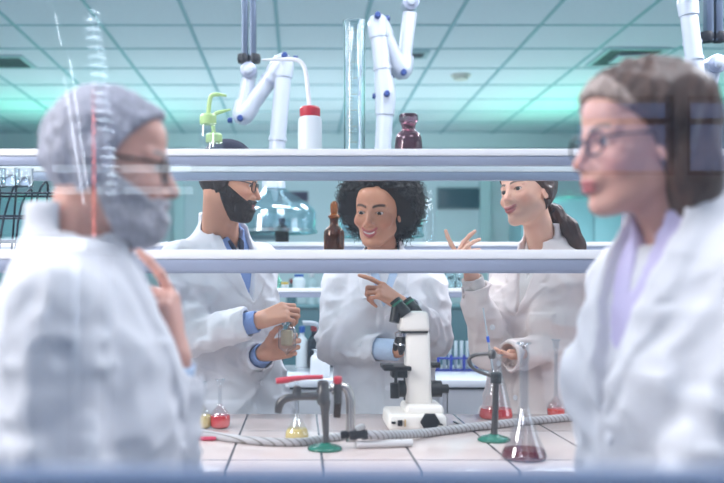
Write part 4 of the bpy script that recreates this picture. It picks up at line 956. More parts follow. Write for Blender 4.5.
flask('conical_flask', B(297, 439), curve_prof([(0.030, 0), (0.033, 0.005), (0.031, 0.022), (0.010, 0.058), (0.0065, 0.066), (0.0065, 0.15), (0.009, 0.155)], 2), 'narrow-necked flask of pale yellow liquid beside the tap with the red lever', YEL, 0.028)
CR = flask('conical_flask', B(496, 418), erl(0.052, 0.19, 0.017, 0.25), 'wide conical flask holding coral red liquid and a pipette, right of the microscope', CRED, 0.030)
flask('conical_flask', B(524, 459), curve_prof([(0.045, 0), (0.053, 0.005), (0.052, 0.014), (0.030, 0.062), (0.0125, 0.115), (0.011, 0.125), (0.011, 0.262), (0.0145, 0.267)], 2), 'large tall-necked conical flask of dark red liquid at the front bench edge', DRED, 0.024)
flask('round_flask', B(556, 417), vol(0.029, 0.235, 0.0065), 'long-necked flask of orange red liquid beside the bob haired woman', ORG, 0.026)
# pipette standing in the coral flask
a, b = B(496, 418)+np.array([0.012, 0, 0.012]), P(483, 308, 2.84)
pe = empty('pipette', a, 'thin clear pipette with a blue dot, standing in the coral red flask', 'pipette'); v = Vector(b-a)
MB().tube([Vector((0, 0, 0)), v*0.12, v*0.16, v*0.62, v*0.66, v], [0.0014, 0.002, 0.0034, 0.0038, 0.0024, 0.0024], 10).build('stem', mat('milky_glass', (0.88, 0.92, 0.95), 0.1, trans=0.4), pe)
MB().tube([v*0.68, v*0.735], 0.0046, 10).build('dot_ring', mat('blue_dot', (0.20, 0.40, 0.85), 0.4), pe)

# glass tube held by the bearded man
hp = P(287, 355, 2.945); hz = empty('filter_tube', hp, 'clear glass tube with a beige core held in the bearded man\'s hands', 'glass tube')
MB().lathe(shell(curve_prof([(0.002, 0), (0.004, 0.006), (0.018, 0.016), (0.027, 0.022), (0.028, 0.03), (0.028, 0.082), (0.020, 0.09), (0.010, 0.095), (0.008, 0.118)], 1)), n=28).build('glass_body', GL, hz)
MB().lathe([(0.016, 0.030), (0.019, 0.034), (0.019, 0.074), (0.016, 0.078)], n=20).build('core', mat('beige_filter', (0.80, 0.70, 0.56), 0.8), hz)

# ------------------------------------------------------------------ things on the front rack
def put(px, Y, z): return (PX(px, Y), Y, z)
cy = empty('measuring_cylinder', put(354.5, 2.7, UZ-0.0022), 'tall clear glass measuring cylinder on the top shelf above the curly haired woman', 'measuring cylinder')
MB().lathe(shell([(0.0305, 0), (0.0305, 0.375), (0.033, 0.383), (0.034, 0.388)], 0.0040), n=36).build('glass_body', GL, cy)
mk = MB()
for i in range(36):
    w = 0.5 if i % 5 else 0.9
    for k in range(6):
        a0 = -2.3+w*k/6; a1 = -2.3+w*(k+1)/6; z = 0.04+i*0.009
        q = [mk.bm.verts.new((0.0309*math.cos(t), 0.0309*math.sin(t), zz)) for t, zz in ((a0, z), (a1, z), (a1, z+0.0012), (a0, z+0.0012))]; mk.bm.faces.new(q)
mk.build('scale_marks', mat('ochre_print', (0.72, 0.62, 0.45), 0.6), cy, smooth=False)
WHP = mat('white_soft_plastic', (0.90, 0.90, 0.92), 0.35); REDP = mat('red_cap_plastic', (0.72, 0.16, 0.22), 0.4); GRP = mat('yellow_green_plastic', (0.68, 0.80, 0.55), 0.4); MILK = mat('milky_clear_plastic', (0.90, 0.92, 0.94), 0.3, trans=0.2)
def wash(loc, R, H, cap, body, tube, label, spout, capr=1.0):
    e = empty('wash_bottle', loc, label, 'wash bottle', 'wash bottles on the top shelf')
    MB().lathe([(R*0.9, 0), (R, 0.004), (R, H*0.86), (R*0.94, H*0.95), (R*0.72, H)], n=28).build('bottle_body', body, e)
    MB().lathe([(R*0.80*capr, H-0.002), (R*0.86*capr, H+0.002), (R*0.86*capr, H+0.020), (R*0.70*capr, H+0.026)], n=28).build('cap', cap, e)
    MB().tube([(0, 0, H+0.02)]+spout, [0.0062]*len(spout)+[0.0026], 10, smooth_path=2).build('spout_tube', tube, e)
    return e
s_ = 2.66/FPX
wash(put(310, 2.66, UZ-0.0022), 0.0335, 0.112, REDP, MILK, WHP, 'white wash bottle with red cap and long bent tube on the top shelf', [(-0.004, 0, 0.165), (-0.012, 0, 0.245), (-0.028, 0, 0.268), (-0.055, 0, 0.272), (-0.135, 0, 0.270)])
wash(put(208, 2.64, UZ-0.0022), 0.027, 0.088, GRP, CLR, GRP, 'clear wash bottle with green cap on the top shelf, taller of the two', [(0.004, 0, 0.15), (0.008, 0, 0.166), (0.024, 0, 0.170), (0.052, 0, 0.165)])
wash(put(214, 2.84, UZ-0.0022), 0.029, 0.066, GRP, CLR, GRP, 'clear wash bottle with green cap on the top shelf, lower one behind', [(-0.004, 0, 0.12), (0.0, 0, 0.150), (0.016, 0, 0.156), (0.05, 0, 0.164)])
j = empty('reagent_bottle', put(408.5, 2.72, UZ-0.0022), 'stout brown violet reagent bottle with flat stopper on the top shelf', 'bottle')
MB().lathe(shell(curve_prof([(0.036, 0), (0.0395, 0.005), (0.0395, 0.055), (0.034, 0.070), (0.021, 0.080), (0.019, 0.086), (0.021, 0.098), (0.024, 0.101)], 1), 0.003), n=32).build('glass_body', VIO, j)
MB().lathe([(0.015, 0.085), (0.017, 0.103), (0.026, 0.106), (0.028, 0.112), (0.027, 0.125), (0.024, 0.128)], n=28).build('stopper', VIO, j)
d = empty('dropper_bottle', put(334, 2.72, LZ-0.0022), 'amber glass bottle with pointed stopper on the lower shelf beside the curly hair', 'bottle')
MB().lathe(shell(curve_prof([(0.027, 0), (0.0295, 0.004), (0.0295, 0.058), (0.027, 0.066), (0.013, 0.078), (0.0115, 0.084), (0.012, 0.095), (0.015, 0.098)], 1), 0.0025), n=32).build('glass_body', AMB, d)
MB().lathe([(0.009, 0.085), (0.0105, 0.098), (0.017, 0.101), (0.017, 0.106), (0.009, 0.112), (0.0115, 0.125), (0.0105, 0.140), (0.005, 0.148)], n=24).build('stopper', mat('amber_stopper', (0.72, 0.40, 0.10), 0.05, trans=0.6, ior=1.4), d)
MB().lathe(level([(0.027, 0.0), (0.0295, 0.004), (0.0295, 0.06)], 0.052, 0.0035), n=28).build('liquid', mat('brown_liquid', (0.22, 0.12, 0.10), 0.1), d)
# wire rack and beakers added in place of a reflected pattern, lower shelf left
wr_ = empty('reflection_rack', put(6, 2.74, LZ+0.0015), 'dark wire rack in place of a reflected pattern, on the lower shelf at the left edge', 'drying rack'); WIRE = mat('dark_wire', (0.10, 0.13, 0.20), 0.4, metal=0.5)
mb = MB()
for i in range(7):
    x = -0.14+i*0.046; mb.tube([(x, -0.06, 0.0), (x+0.01, -0.05, 0.10+0.03*(i % 3)), (x+0.035, 0.0, 0.20+0.02*(i % 2)), (x+0.01, 0.05, 0.10), (x, 0.06, 0.0)], 0.0032, 8, smooth_path=2)
for z, dx in ((0.03, 0), (0.10, 0.01), (0.165, 0.025)): mb.tube([(-0.16+dx, -0.05, z), (0.17+dx, -0.05, z)], 0.0032, 8); mb.tube([(-0.16+dx, 0.05, z), (0.17+dx, 0.05, z)], 0.0032, 8)
mb.build('wire_frame', WIRE, wr_)
for i in range(3):
    bk = empty('beaker', put(-4+i*14, 2.74+0.01*(i % 2), LZ+0.188), 'clear glass beaker standing upside down on the stand-in wire rack', 'beaker', 'beakers on the stand-in rack'); MB().lathe(shell([(0.024, 0), (0.026, 0.004), (0.026, 0.05), (0.028, 0.054)], 0.002), n=24).build('glass_body', GL, bk)

# ------------------------------------------------------------------ things on the rack behind
RG = 'bottles on the rack behind'
def bottle(loc, R, H, g, capm, label, group=None, nk=0.38, sh=0.66, cat='bottle', capH=0.16):
    e = empty('reagent_bottle', loc, label, cat, group)
    MB().lathe(curve_prof([(R*0.93, 0), (R, 0.004), (R, H*sh*0.92), (R*0.9, H*sh), (R*nk*1.05, H*(sh+0.10)), (R*nk, H*(sh+0.14)), (R*nk, H*(1-capH))], 1), n=24).build('bottle_body', g, e)
    MB().lathe([(R*nk*1.15, H*(1-capH)), (R*nk*1.25, H*(1-capH)+0.003), (R*nk*1.25, H-0.003), (R*nk*1.05, H)], n=20).build('cap', capm, e); return e
BCAP = mat('black_cap_plastic', (0.05, 0.05, 0.07), 0.4); BLUC = mat('blue_cap_plastic', (0.12, 0.34, 0.66), 0.4); YCAP = mat('yellow_cap_plastic', (0.85, 0.72, 0.25), 0.4); RCAP = mat('dark_red_cap_plastic', (0.55, 0.10, 0.14), 0.4)
bottle(put(282, 4.45, RU-0.0022), 0.033, 0.122, DARKB, BCAP, 'dark amber bottle with black cap on the rack behind, right of the bearded man')
bottle(put(573, 4.45, RU-0.0022), 0.030, 0.112, BLUEB, BCAP, 'blue black bottle on the rack behind, beside the ponytail')
bottle(put(429, 4.45, RU-0.0022), 0.036, 0.25, CLR, CLR, 'tall clear bottle on the rack behind, right of the curly hair', nk=0.5)
GT = mat('greenish_glass', (0.80, 0.95, 0.90), 0.02, trans=0.9, ior=1.3)
flask('conical_flask', put(268, 4.42, RL-0.0022), erl(0.042, 0.082, 0.012, 0.25), 'greenish conical flask on the lower rear shelf, left one touching the bearded man\'s coat', g=GT)
flask('conical_flask', put(276, 4.52, RL-0.0022), erl(0.036, 0.088, 0.012, 0.25), 'greenish conical flask on the lower rear shelf, right of two', g=GT)
bottle(put(285, 4.40, RL-0.0022), 0.018, 0.030, MILK, YCAP, 'tiny jar with yellow cap on the lower rear shelf', nk=0.8, sh=0.6, capH=0.35)
bottle(put(299, 4.45, RL-0.0022), 0.030, 0.066, MILK, BLUC, 'squat bottle with blue cap on the lower rear shelf', nk=0.6)
for i, (px, hh, lab) in enumerate(((440, 0.10, 'first'), (450, 0.095, 'second'), (460, 0.085, 'third'), (424, 0.09, 'fourth'))):
    bk = empty('beaker', put(px, 4.40+0.03*(i % 2), RL-0.0022), 'clear beaker on the lower rear shelf, '+['left of middle', 'middle one', 'rightmost', 'leftmost, at the curly woman\'s sleeve'][i], 'beaker', 'beakers on the lower rear shelf'); MB().lathe(shell([(0.024, 0), (0.0265, 0.004), (0.0265, hh), (0.029, hh+0.004)], 0.002), n=24).build('glass_body', GL, bk)
    MB().lathe([(0.0285, hh-0.002), (0.030, hh+0.001), (0.0285, hh+0.004)], n=24, close=False).build('rim', GL, bk)
# test tube rack on the bench behind
tr = empty('test_tube_rack', (PX(450, 4.45), 4.45, BZ), 'blue test tube rack full of tubes on the rear bench, right of the microscope', 'test tube rack'); BLR = mat('blue_rack_plastic', (0.10, 0.20, 0.62), 0.4)
mb = MB(); mb.box((-0.125, -0.035, 0.0), (0.125, 0.035, 0.007), 0.002); mb.box((-0.125, -0.035, 0.055), (0.125, 0.035, 0.062), 0.002)
for x in (-0.12, -0.06, 0.0, 0.06, 0.12): mb.box((x-0.006, -0.036, 0.0), (x+0.006, -0.030, 0.075), 0.001); mb.box((x-0.006, 0.030, 0.0), (x+0.006, 0.036, 0.075), 0.001)
mb.build('rack_frame', BLR, tr)
TUBC = [(0.35, 0.70, 0.85), (0.50, 0.80, 0.90), (0.80, 0.85, 0.90), (0.85, 0.35, 0.40), (0.85, 0.88, 0.92), (0.80, 0.90, 0.92), (0.70, 0.85, 0.70), (0.85, 0.88, 0.92), (0.75, 0.80, 0.95)]
TN = ['end tube nearest the microscope', 'second from the microscope end', 'third from the microscope end', 'with red content', 'in the middle of the rack', 'just past the middle', 'with greenish content', 'second from the conical flask end', 'end tube nearest the conical flask']
for i, c in enumerate(TUBC):
    x = PX(450, 4.45)-0.108+i*0.027; t = empty('test_tube', (x, 4.45, BZ+0.008), 'thin test tube in the blue rack, '+TN[i], 'test tube', 'test tubes in the blue rack')
    MB().lathe(shell(curve_prof([(0.002, 0), (0.007, 0.002), (0.0085, 0.010), (0.0085, 0.128), (0.0098, 0.131)], 1), 0.0012), n=16).build('glass_body', mat('pale_glass', (0.86, 0.92, 0.94), 0.1, trans=0.25), t)
    MB().lathe([(0.004, 0.003), (0.0068, 0.010), (0.0068, 0.050)], n=14).build('content', liquid('tube_content_%d' % i, c), t)
# gas washing bottle with a bent pipe, and small bottles on the rear bench
gb = empty('gas_washing_bottle', (PX(320, 4.12), 4.12, BZ), 'clear washing bottle with bent glass pipe on the rear bench beside the curly woman', 'bottle')
MB().lathe(shell(curve_prof([(0.038, 0), (0.043, 0.004), (0.043, 0.08), (0.036, 0.095), (0.026, 0.10), (0.026, 0.115), (0.036, 0.120)], 1), 0.003), n=28).build('glass_body', MILK, gb)
MB().tube([(0, 0, 0.10), (0, 0, 0.20), (-0.004, 0, 0.225), (-0.03, 0, 0.235), (-0.075, 0, 0.235)], [0.011]*5, 12, smooth_path=2).build('bent_pipe', mat('grey_glass_pipe', (0.70, 0.74, 0.78), 0.1, trans=0.4), gb)
for px, Y, R, H, capm, lab in ((302, 4.62, 0.030, 0.20, BLUC, 'clear bottle with blue cap on the rear bench under the rack'), (314, 4.60, 0.032, 0.21, RCAP, 'dark bottle with red cap on the rear bench under the rack'), (329, 4.62, 0.024, 0.17, RCAP, 'slim bottle with red cap on the rear bench behind the bent pipe'), (276, 4.60, 0.035, 0.16, BCAP, 'squat dark bottle on the rear bench behind the glass tube'), (480, 4.62, 0.035, 0.20, BCAP, 'dark bottle on the rear bench beside the raised sleeve')):
    bottle((PX(px, Y), Y, BZ), R, H, BLUEB if capm is not BLUC else MILK, capm, lab)
# boxes and bottles on the far cabinets
FARM = [mat('far_bottle_a', (0.30, 0.46, 0.50), 0.2), mat('far_bottle_b', (0.72, 0.82, 0.84), 0.2), mat('far_bottle_c', (0.12, 0.18, 0.24), 0.2)]
rr = random.Random(3)
for i in range(26):
    x = -1.6+i*0.17+rr.uniform(-0.03, 0.03)
    bottle((x, 8.5+rr.uniform(-0.12, 0.12), 1.15), rr.uniform(0.035, 0.055), rr.uniform(0.14, 0.30), FARM[i % 3], [BCAP, BLUC, WHP, RCAP][rr.randrange(4)], 'small reagent bottle in the blurred row on the far teal cabinets', 'bottles on the far cabinets')
# ------------------------------------------------------------------ taps, hoses and the microscope on the front bench
NICK = mat('worn_nickel', (0.40, 0.39, 0.39), 0.32, metal=0.9); GRN = mat('green_enamel', (0.05, 0.42, 0.34), 0.25, coat=0.3); REDL = mat('red_lever_plastic', (0.74, 0.22, 0.28), 0.4); DNUT = mat('dark_nut_metal', (0.16, 0.16, 0.18), 0.4, metal=0.7); BRASS = mat('dark_brass', (0.25, 0.18, 0.15), 0.35, metal=0.6)
T0 = B(325, 450); YT = T0[1]
tp = empty('bench_tap', T0, 'metal bench tap with red lever, spout and green base, left of the microscope', 'tap'); O = Vector(T0)
def tw(px, py, dy=0.0): v = P(px, py, YT); return Vector((v[0], v[1]+dy, v[2]))-O
MB().lathe(curve_prof([(0.040, 0), (0.043, 0.004), (0.038, 0.010), (0.014, 0.016), (0.012, 0.018)], 1), n=32).build('base', GRN, tp)
MB().tube([tw(326, 446), tw(326, 436), tw(325, 412), tw(325, 400)], [0.009, 0.0075, 0.010, 0.014], 18).build('column', NICK, tp)
MB().lathe([(0.011, 0), (0.0155, 0.006), (0.0155, 0.038), (0.0135, 0.042), (0.0135, 0.056), (0.008, 0.060)], tw(323, 405), 20).build('valve_body', NICK, tp)
MB().tube([tw(322, 396), tw(306, 396), tw(293, 397), tw(283, 399), tw(279, 405), tw(278, 413)], [0.012, 0.0095, 0.009, 0.0105, 0.0105, 0.008], 16, smooth_path=2).build('spout', NICK, tp)
MB().lathe([(0.011, -0.004), (0.012, 0), (0.009, 0.018), (0.006, 0.020)], tw(297, 394), 16).build('spout_collar', NICK, tp)
lv = MB(); a, b = tw(323, 377), tw(276, 381); lv.tube([a, a*0.5+b*0.5+Vector((0, 0, 0.003)), b*0.85+a*0.15, b], [0.0055, 0.006, 0.0085, 0.007], 12, smooth_path=1); lv.build('lever', REDL, tp)
MB().lathe([(0.009, 0), (0.0105, 0.004), (0.0105, 0.015), (0.008, 0.018)], tw(338, 384, 0.01), 18).build('red_cap', REDL, tp)
MB().tube([tw(338, 384, 0.01), tw(338, 404, 0.01)], 0.010, 16).build('side_valve', NICK, tp)
MB().tube([tw(338, 402, 0.01), tw(337, 418, 0.008)], [0.0095, 0.0085], 14).build('side_ferrule', BRASS, tp)
MB().tube([tw(330, 392, 0.02), tw(338, 386, 0.02), tw(347, 388, 0.02), tw(351, 398, 0.02), tw(351, 420, 0.02), tw(351, 443, 0.02)], 0.0115, 16, smooth_path=2).build('bent_pipe', mat('bright_pipe_steel', (0.74, 0.72, 0.70), 0.25, metal=0.9), tp)
nt_ = MB()
for x0_, x1_, r in ((341, 349, 0.010), (350, 357, 0.0135), (357, 362, 0.010), (362, 368, 0.0125)): nt_.tube([tw(x0_, 436, 0.015), tw(x1_, 435.5, 0.015)], r, 8)
nt_.build('hose_coupling', DNUT, tp)
# hoses
def hose_mat():
    m = mat('braided_hose', (0.62, 0.60, 0.60), 0.55); nt = m.node_tree; b = nt.nodes['Principled BSDF']; tc = nt.nodes.new('ShaderNodeTexCoord'); w = nt.nodes.new('ShaderNodeTexWave'); w.inputs['Scale'].default_value = 28; w.inputs['Distortion'].default_value = 0; w.bands_direction = 'DIAGONAL'
    nt.links.new(tc.outputs['Object'], w.inputs['Vector']); r = nt.nodes.new('ShaderNodeValToRGB'); r.color_ramp.elements[0].color = (*lin((0.46, 0.44, 0.42)), 1); r.color_ramp.elements[0].position = 0.04; r.color_ramp.elements[1].color = (*lin((0.70, 0.69, 0.70)), 1); r.color_ramp.elements[1].position = 0.25
    nt.links.new(w.outputs['Fac'], r.inputs[0]); nt.links.new(r.outputs[0], b.inputs['Base Color']); return m
HM = hose_mat()
def hose(pts, r, label):
    m = MB(); m.tube(pts, r, 14, smooth_path=3); o = m.build('rubber_hose', HM); return tag(o, label, 'hose', 'grey hoses on the bench')
hose([B(172, 430, 0.0105), B(196, 436, 0.0105), B(226, 442, 0.0105), B(262, 446, 0.0105), B(300, 447, 0.0105), B(322, 443, 0.0105), B(345, 440, 0.0105), B(362, 431, 0.0105)], 0.0105, 'grey braided hose curving over the tiles from the left edge past the tap')
hose([tw(366, 436, 0.015)+O, P(385, 435, YT+0.03), B(420, 438, 0.0115), B(450, 434, 0.0115), B(490, 429, 0.0115), B(540, 424, 0.0115), B(600, 418, 0.0115)], 0.0115, 'grey braided hose running right from the tap coupling in front of the microscope')
m = MB(); a, b = B(356, 449, 0.010), B(412, 447, 0.010); m.tube([a, b], 0.0095, 16); tag(m.build('tube_end', mat('pale_rubber', (0.80, 0.79, 0.79), 0.5)), 'short pale rubber tube lying before the microscope', 'hose')
# second tap
T1 = B(494, 441); Y1 = T1[1]; O1 = Vector(T1)
t2 = empty('gas_tap', T1, 'slim gas tap with grey head and green base in front of the coral red flask', 'tap')
def uw(px, py, dy=0.0): v = P(px, py, Y1); return Vector((v[0], v[1]+dy, v[2]))-O1
MB().lathe(curve_prof([(0.040, 0), (0.043, 0.004), (0.036, 0.011), (0.014, 0.016), (0.012, 0.018)], 1), n=32).build('base', GRN, t2)
MB().tube([uw(494, 437), uw(495, 420), uw(496, 384)], [0.009, 0.0085, 0.0075], 16).build('column', NICK, t2)
MB().lathe([(0.010, -0.002), (0.0145, 0.0), (0.0145, 0.024), (0.012, 0.027)], uw(496, 383), 20).build('tap_head', mat('dark_grey_metal', (0.24, 0.25, 0.26), 0.45, metal=0.5), t2)
MB().tube([uw(492, 376), uw(480, 372), uw(471, 367), uw(468, 360), uw(473, 355), uw(484, 354), uw(490, 354)], 0.0048, 12, smooth_path=2).build('hooked_nozzle', NICK, t2)
MB().lathe([(0.008, -0.012), (0.010, -0.006), (0.010, 0.006), (0.006, 0.012)], uw(492, 354), 14).build('nozzle_fitting', NICK, t2)
# pink red piece standing in for the red flask mirrored in the tiles
q = B(206, 441); s9 = MB(); s9.tube([(-0.02, 0, 0.006), (0.016, 0, 0.006), (0.026, 0, 0.0065)], [0.005, 0.006, 0.0045], 12); tag(s9.build('flask_reflection', mat('pink_red_reflection', (0.72, 0.20, 0.32), 0.5), None, loc=tuple(q)), 'small pink red piece for the red flask reflection on the tiles under the hose', 'stopper')

# microscope
MW = mat('microscope_cream_enamel', (0.90, 0.88, 0.85), 0.3, spec=0.5); MK = mat('microscope_black', (0.055, 0.06, 0.08), 0.4); MCH = mat('lens_chrome', (0.75, 0.75, 0.76), 0.2, metal=1.0); GRING = mat('green_ring_paint', (0.10, 0.45, 0.35), 0.4)
YM = 2.66; M0 = np.array([PX(416, YM), YM, BZ]); ms = empty('microscope', M0, 'cream white laboratory microscope with black eyepieces in front of the curly haired woman', 'microscope'); OM = Vector(M0)
def mw(px, py, dy=0.0): v = P(px, py, YM); return Vector((v[0], v[1]+dy, v[2]))-OM
def taper(mb, x0, x1, y0, y1, z0, z1, tx=1.0, ty=1.0, bev=0.006, dx=0.0):
    b2 = bmesh.new(); bmesh.ops.create_cube(b2, size=1.0)
    for v in b2.verts:
        k = v.co.z+0.5; sx, sy = 1+(tx-1)*k, 1+(ty-1)*k; v.co = Vector(((x0+x1)/2+dx*k+v.co.x*(x1-x0)*sx, (y0+y1)/2+v.co.y*(y1-y0)*sy, z0+(z1-z0)*k))
    bmesh.ops.bevel(b2, geom=b2.edges[:], offset=bev, segments=3, profile=0.5, affect='EDGES'); mb._join(b2)
def xz(px, py): v = mw(px, py); return v.x, v.z
mb = MB(); x0 = xz(385, 0)[0]; x1 = xz(442, 0)[0]
taper(mb, x0, x1, -0.10, 0.10, 0.006, 0.050, 0.97, 0.95, 0.010); taper(mb, xz(402, 0)[0], xz(441, 0)[0], -0.075, 0.075, 0.046, 0.072, 0.93, 0.9, 0.010)
base = mb.build('base', MW, ms)
mb = MB()
for sx in (x0+0.02, x1-0.02):
    for sy in (-0.08, 0.08): mb.lathe([(0.010, 0), (0.012, 0.008)], (sx, sy, 0), 14)
mb.build('rubber_foot', MK, base)
mb = MB(); hx = xz(425, 0)[0]
mb.lathe([(0.0245, 0), (0.0265, 0.003), (0.0265, 0.009), (0.022, 0.011)], n=6, M=Matrix.Translation((hx, -0.096, 0.031)) @ Matrix.Rotation(math.pi/2, 4, 'X')); mb.build('lamp_cap', MK, base)
mb = MB(); mb.box((xz(388, 0)[0], -0.104, 0.026), (xz(392, 0)[0], -0.098, 0.032), 0.001).box((xz(394, 0)[0], -0.104, 0.020), (xz(398.5, 0)[0], -0.098, 0.036), 0.001); mb.build('switch', MK, base)
mb = MB(); mb.box((xz(400.5, 0)[0], -0.1035, 0.018), (xz(401.8, 0)[0], -0.098, 0.038), 0.001); mb.build('label_strip', mat('ochre_label', (0.75, 0.62, 0.40), 0.5), base)
mb = MB(); taper(mb, xz(405, 0)[0], xz(431, 0)[0], -0.034, 0.034, 0.06, xz(0, 330)[1], 0.90, 1.0, 0.012, dx=-0.004); mb.build('arm', MW, ms)
mb = MB(); taper(mb, xz(398, 0)[0], xz(428, 0)[0], -0.045, 0.045, xz(0, 331)[1], xz(0, 311)[1], 0.90, 0.88, 0.010); mb.build('head', MW, ms)
MB().box((xz(400, 0)[0], -0.040, xz(0, 332.5)[1]), (xz(426, 0)[0], 0.040, xz(0, 330)[1]), 0.001).build('head_gasket', MK, ms)
for i, (px, dy) in enumerate(((395, -0.030), (409, 0.034))):
    a, b = mw(px+10, 315, dy), mw(px-1, 300, dy+0.012); mid = a*0.45+b*0.55
    ep = MB().tube([a, a*0.7+b*0.3, mid, b], [0.018, 0.0185, 0.0165, 0.0165], 20).build('eyepiece', MK, ms)
    MB().tube([a*0.30+b*0.70, a*0.18+b*0.82], 0.0180, 20).build('eyepiece_ring', GRING, ep)
    MB().tube([mw(px-2, 322, dy), mw(px+1, 308, dy+0.006)], [0.014, 0.016], 18).build('prism_housing', MK, ep)
nose = MB().lathe([(0.018, 0), (0.026, 0.004), (0.027, 0.014), (0.020, 0.018)], mw(404, 338), 24).build('nosepiece', MCH, ms)
for dx, dy, L in ((-0.006, -0.012, 0.046), (0.010, 0.010, 0.036), (-0.012, 0.014, 0.036)):
    a = mw(404, 338)+Vector((dx, dy, 0)); b = a+Vector((dx*0.9, dy*0.9, -L)); ob = MB().tube([a, a*0.7+b*0.3, a*0.3+b*0.7, b], [0.010, 0.011, 0.010, 0.005], 16).build('objective', MK, nose); MB().tube([a*0.62+b*0.38, a*0.52+b*0.48], 0.0114, 16).build('objective_ring', MCH, ob)
mb = MB(); mb.box((xz(382, 0)[0], -0.062, xz(0, 369)[1]), (xz(409, 0)[0], 0.062, xz(0, 365)[1]), 0.002).box((xz(391, 0)[0], -0.03, xz(0, 377)[1]), (xz(409, 0)[0], 0.03, xz(0, 369)[1]), 0.003); mb.box((xz(381, 0)[0], -0.05, xz(0, 366)[1]), (xz(392, 0)[0], 0.03, xz(0, 363.5)[1]), 0.001); stg = mb.build('stage', MK, ms)
MB().tube([mw(394, 369, -0.05), mw(394, 386, -0.05)], [0.0045, 0.0045], 12).build('stage_control', MK, stg); MB().tube([mw(393, 381, -0.05), mw(393, 396, -0.05)], [0.013, 0.0125], 18).build('stage_knob', MK, stg)
MB().tube([mw(407, 366), mw(407, 400)], 0.010, 12).build('focus_rail', MK, ms)
for sg, pa, pb in ((-1, 398, 409), (1, 430, 441)):
    pc = 388.5; MB().tube([mw(pa, pc, -0.005), mw(pb, pc, -0.005)], 0.0235, 24).build('focus_knob', MK, ms)
MB().tube([mw(440, pc, -0.005), mw(448, pc, -0.005)], 0.0125, 20).build('fine_knob', MK, ms); MB().tube([mw(431, 365), mw(440, 365)], 0.0080, 14).build('stage_screw', MK, ms)
MB().tube([Vector((hx+0.01, -0.105, 0.030)), Vector((hx+0.05, -0.09, 0.018)), Vector((x1+0.03, -0.06, 0.004)), Vector((x1+0.06, 0.0, 0.003)), Vector((x1+0.05, 0.10, 0.003))], 0.0028, 8, smooth_path=2).build('power_cord', MK, ms)

# ------------------------------------------------------------------ behind the camera: what the observation pane mirrors
def RV(px, py, Yv): v = P(px, py, Yv); return np.array([v[0], 2*PY-Yv, v[2]])
tbl = empty('side_table', (-0.75, -1.0, 0), 'tall narrow white side table behind the observation window', 'table'); MB().box((-0.30, -0.2, 1.39), (0.30, 0.2, 1.42), 0.004).build('tabletop', BTOP, tbl)
for sx in (-0.27, 0.27):
    for sy in (-0.17, 0.17): MB().box((sx-0.015, sy-0.015, 0), (sx+0.015, sy+0.015, 1.39), 0.002).build('leg', STEEL, tbl)
YV = 2.2; a = Vector(RV(90, 0, YV)); b = Vector(RV(118, 225, YV)); ax = (b-a).normalized(); L = (b-a).length
cs = empty('clamp_stand', (-0.63, -0.93, 1.42), 'clamp stand with reddish rod, mirrored in the pane over the grey haired man', 'clamp stand')
rt = Vector(RV(94, 90, YV)); MB().box((-0.09, -0.06, 0), (0.09, 0.06, 0.012), 0.003).build('base', DNUT, cs)
ro = Vector((-0.63, -0.93, 1.42)); RT = Vector((rt.x, rt.y-0.02, 0))
MB().tube([Vector((rt.x+0.63, -0.07, 0.01)), Vector((rt.x+0.63, -0.07, rt.z-1.42))], 0.006, 12).build('rod', mat('reddish_rod', (0.62, 0.30, 0.28), 0.4), cs)
cl = a+(b-a)*0.62; MB().tube([Vector((rt.x, -1.0, cl.z))-ro, cl-ro], 0.006, 10).tube([cl-ro-ax*0.008, cl-ro+ax*0.008], 0.029, 20).build('clamp', STEEL, cs)
cn = empty('coil_condenser', b, 'spiral glass condenser mirrored in the pane over the grey haired man', 'condenser'); W2 = Matrix.Translation(a-b) @ ax.to_track_quat('Z', 'Y').to_matrix().to_4x4()
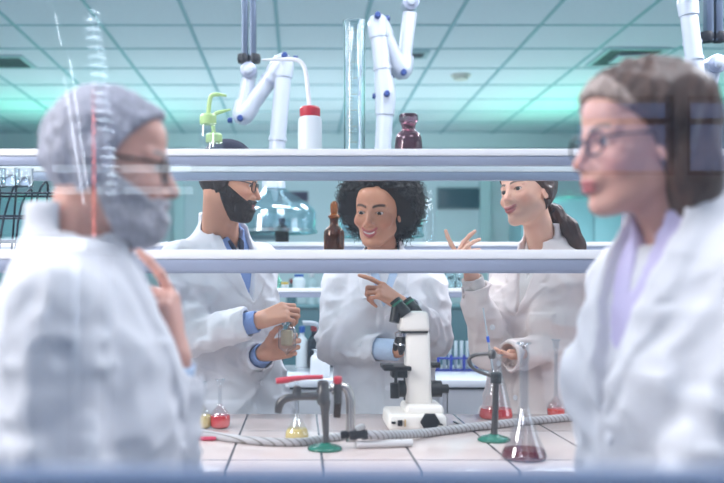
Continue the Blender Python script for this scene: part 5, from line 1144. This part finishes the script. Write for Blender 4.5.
MB().lathe([(0.026, 0.02), (0.026, L-0.06), (0.010, L-0.03), (0.008, L), (0.006, L), (0.008, L-0.035), (0.0245, L-0.062), (0.0245, 0.02)], n=28, M=W2, close=False).build('glass_jacket', CLR, cn)
pts = [W2 @ Vector((0.017*math.cos(t*0.42), 0.017*math.sin(t*0.42), 0.03+t*(L-0.10)/300)) for t in range(301)]
MB().tube(pts, 0.0042, 8).build('glass_coil', mat('bright_glass_coil', (0.92, 0.95, 0.98), 0.08, spec=1.0), cn)
lamp('condenser_fill_spot', (-0.35, -0.2, 2.7), 0.02, 1000, (0.95, 0.98, 1.0), a*0.5+b*0.5, 'SPOT', spread=math.radians(38))  # spot without a fixture, added so the condenser shows in the pane
for i, (p0, p1) in enumerate((((64, 78), (84, 205)), ((70, 60), (88, 190)), ((55, 14), (61, 46)))):
    s0, s1 = Vector(RV(*p1, YV)), Vector(RV(*p0, YV)); m = MB(); m.tube([Vector((0, 0, 0)), s1-s0], 0.0022, 8); o = m.build('glass_rod', mat('white_glass_rod', (0.95, 0.97, 1.0), 0.15, spec=0.8), None, loc=tuple(s0)); tag(o, ['long thin white glass rod mirrored in the pane, left of the reddish rod', 'thin white glass rod close beside the reddish rod in the mirror image', 'short white glass rod mirrored above the grey haired man'][i], 'glass rod', 'mirrored glass rods')
for i, (py, xa, xb) in enumerate(((168, 52, 190), (190, 50, 192))):
    q0, q1 = RV(xa, py+3.5, 5.1), RV(xb, py-3.5, 5.1); yy = YR
    e = empty('wall_lamp', ((q0[0]+q1[0])/2, yy, (q0[2]+q1[2])/2), 'white strip light on the wall behind the camera, %s of two mirrored in the pane' % ('upper' if i == 0 else 'lower'), 'strip light', 'strip lights'); w, h = (q1[0]-q0[0])/2, (q1[2]-q0[2])/2
    MB().box((-w-0.02, 0, -h-0.004), (w+0.02, 0.05, h+0.004), 0.003).build('housing', LFR, e); MB().box((-w, 0.05, -h), (w, 0.10, h), 0.004).build('diffuser', mat('strip_diffuser', (0.92, 0.97, 1.0), 0.5, emit=1.3), e)
# ------------------------------------------------------------------ people last
bearded_man(); curly_woman(); ponytail_woman(); grey_man(); bob_woman()
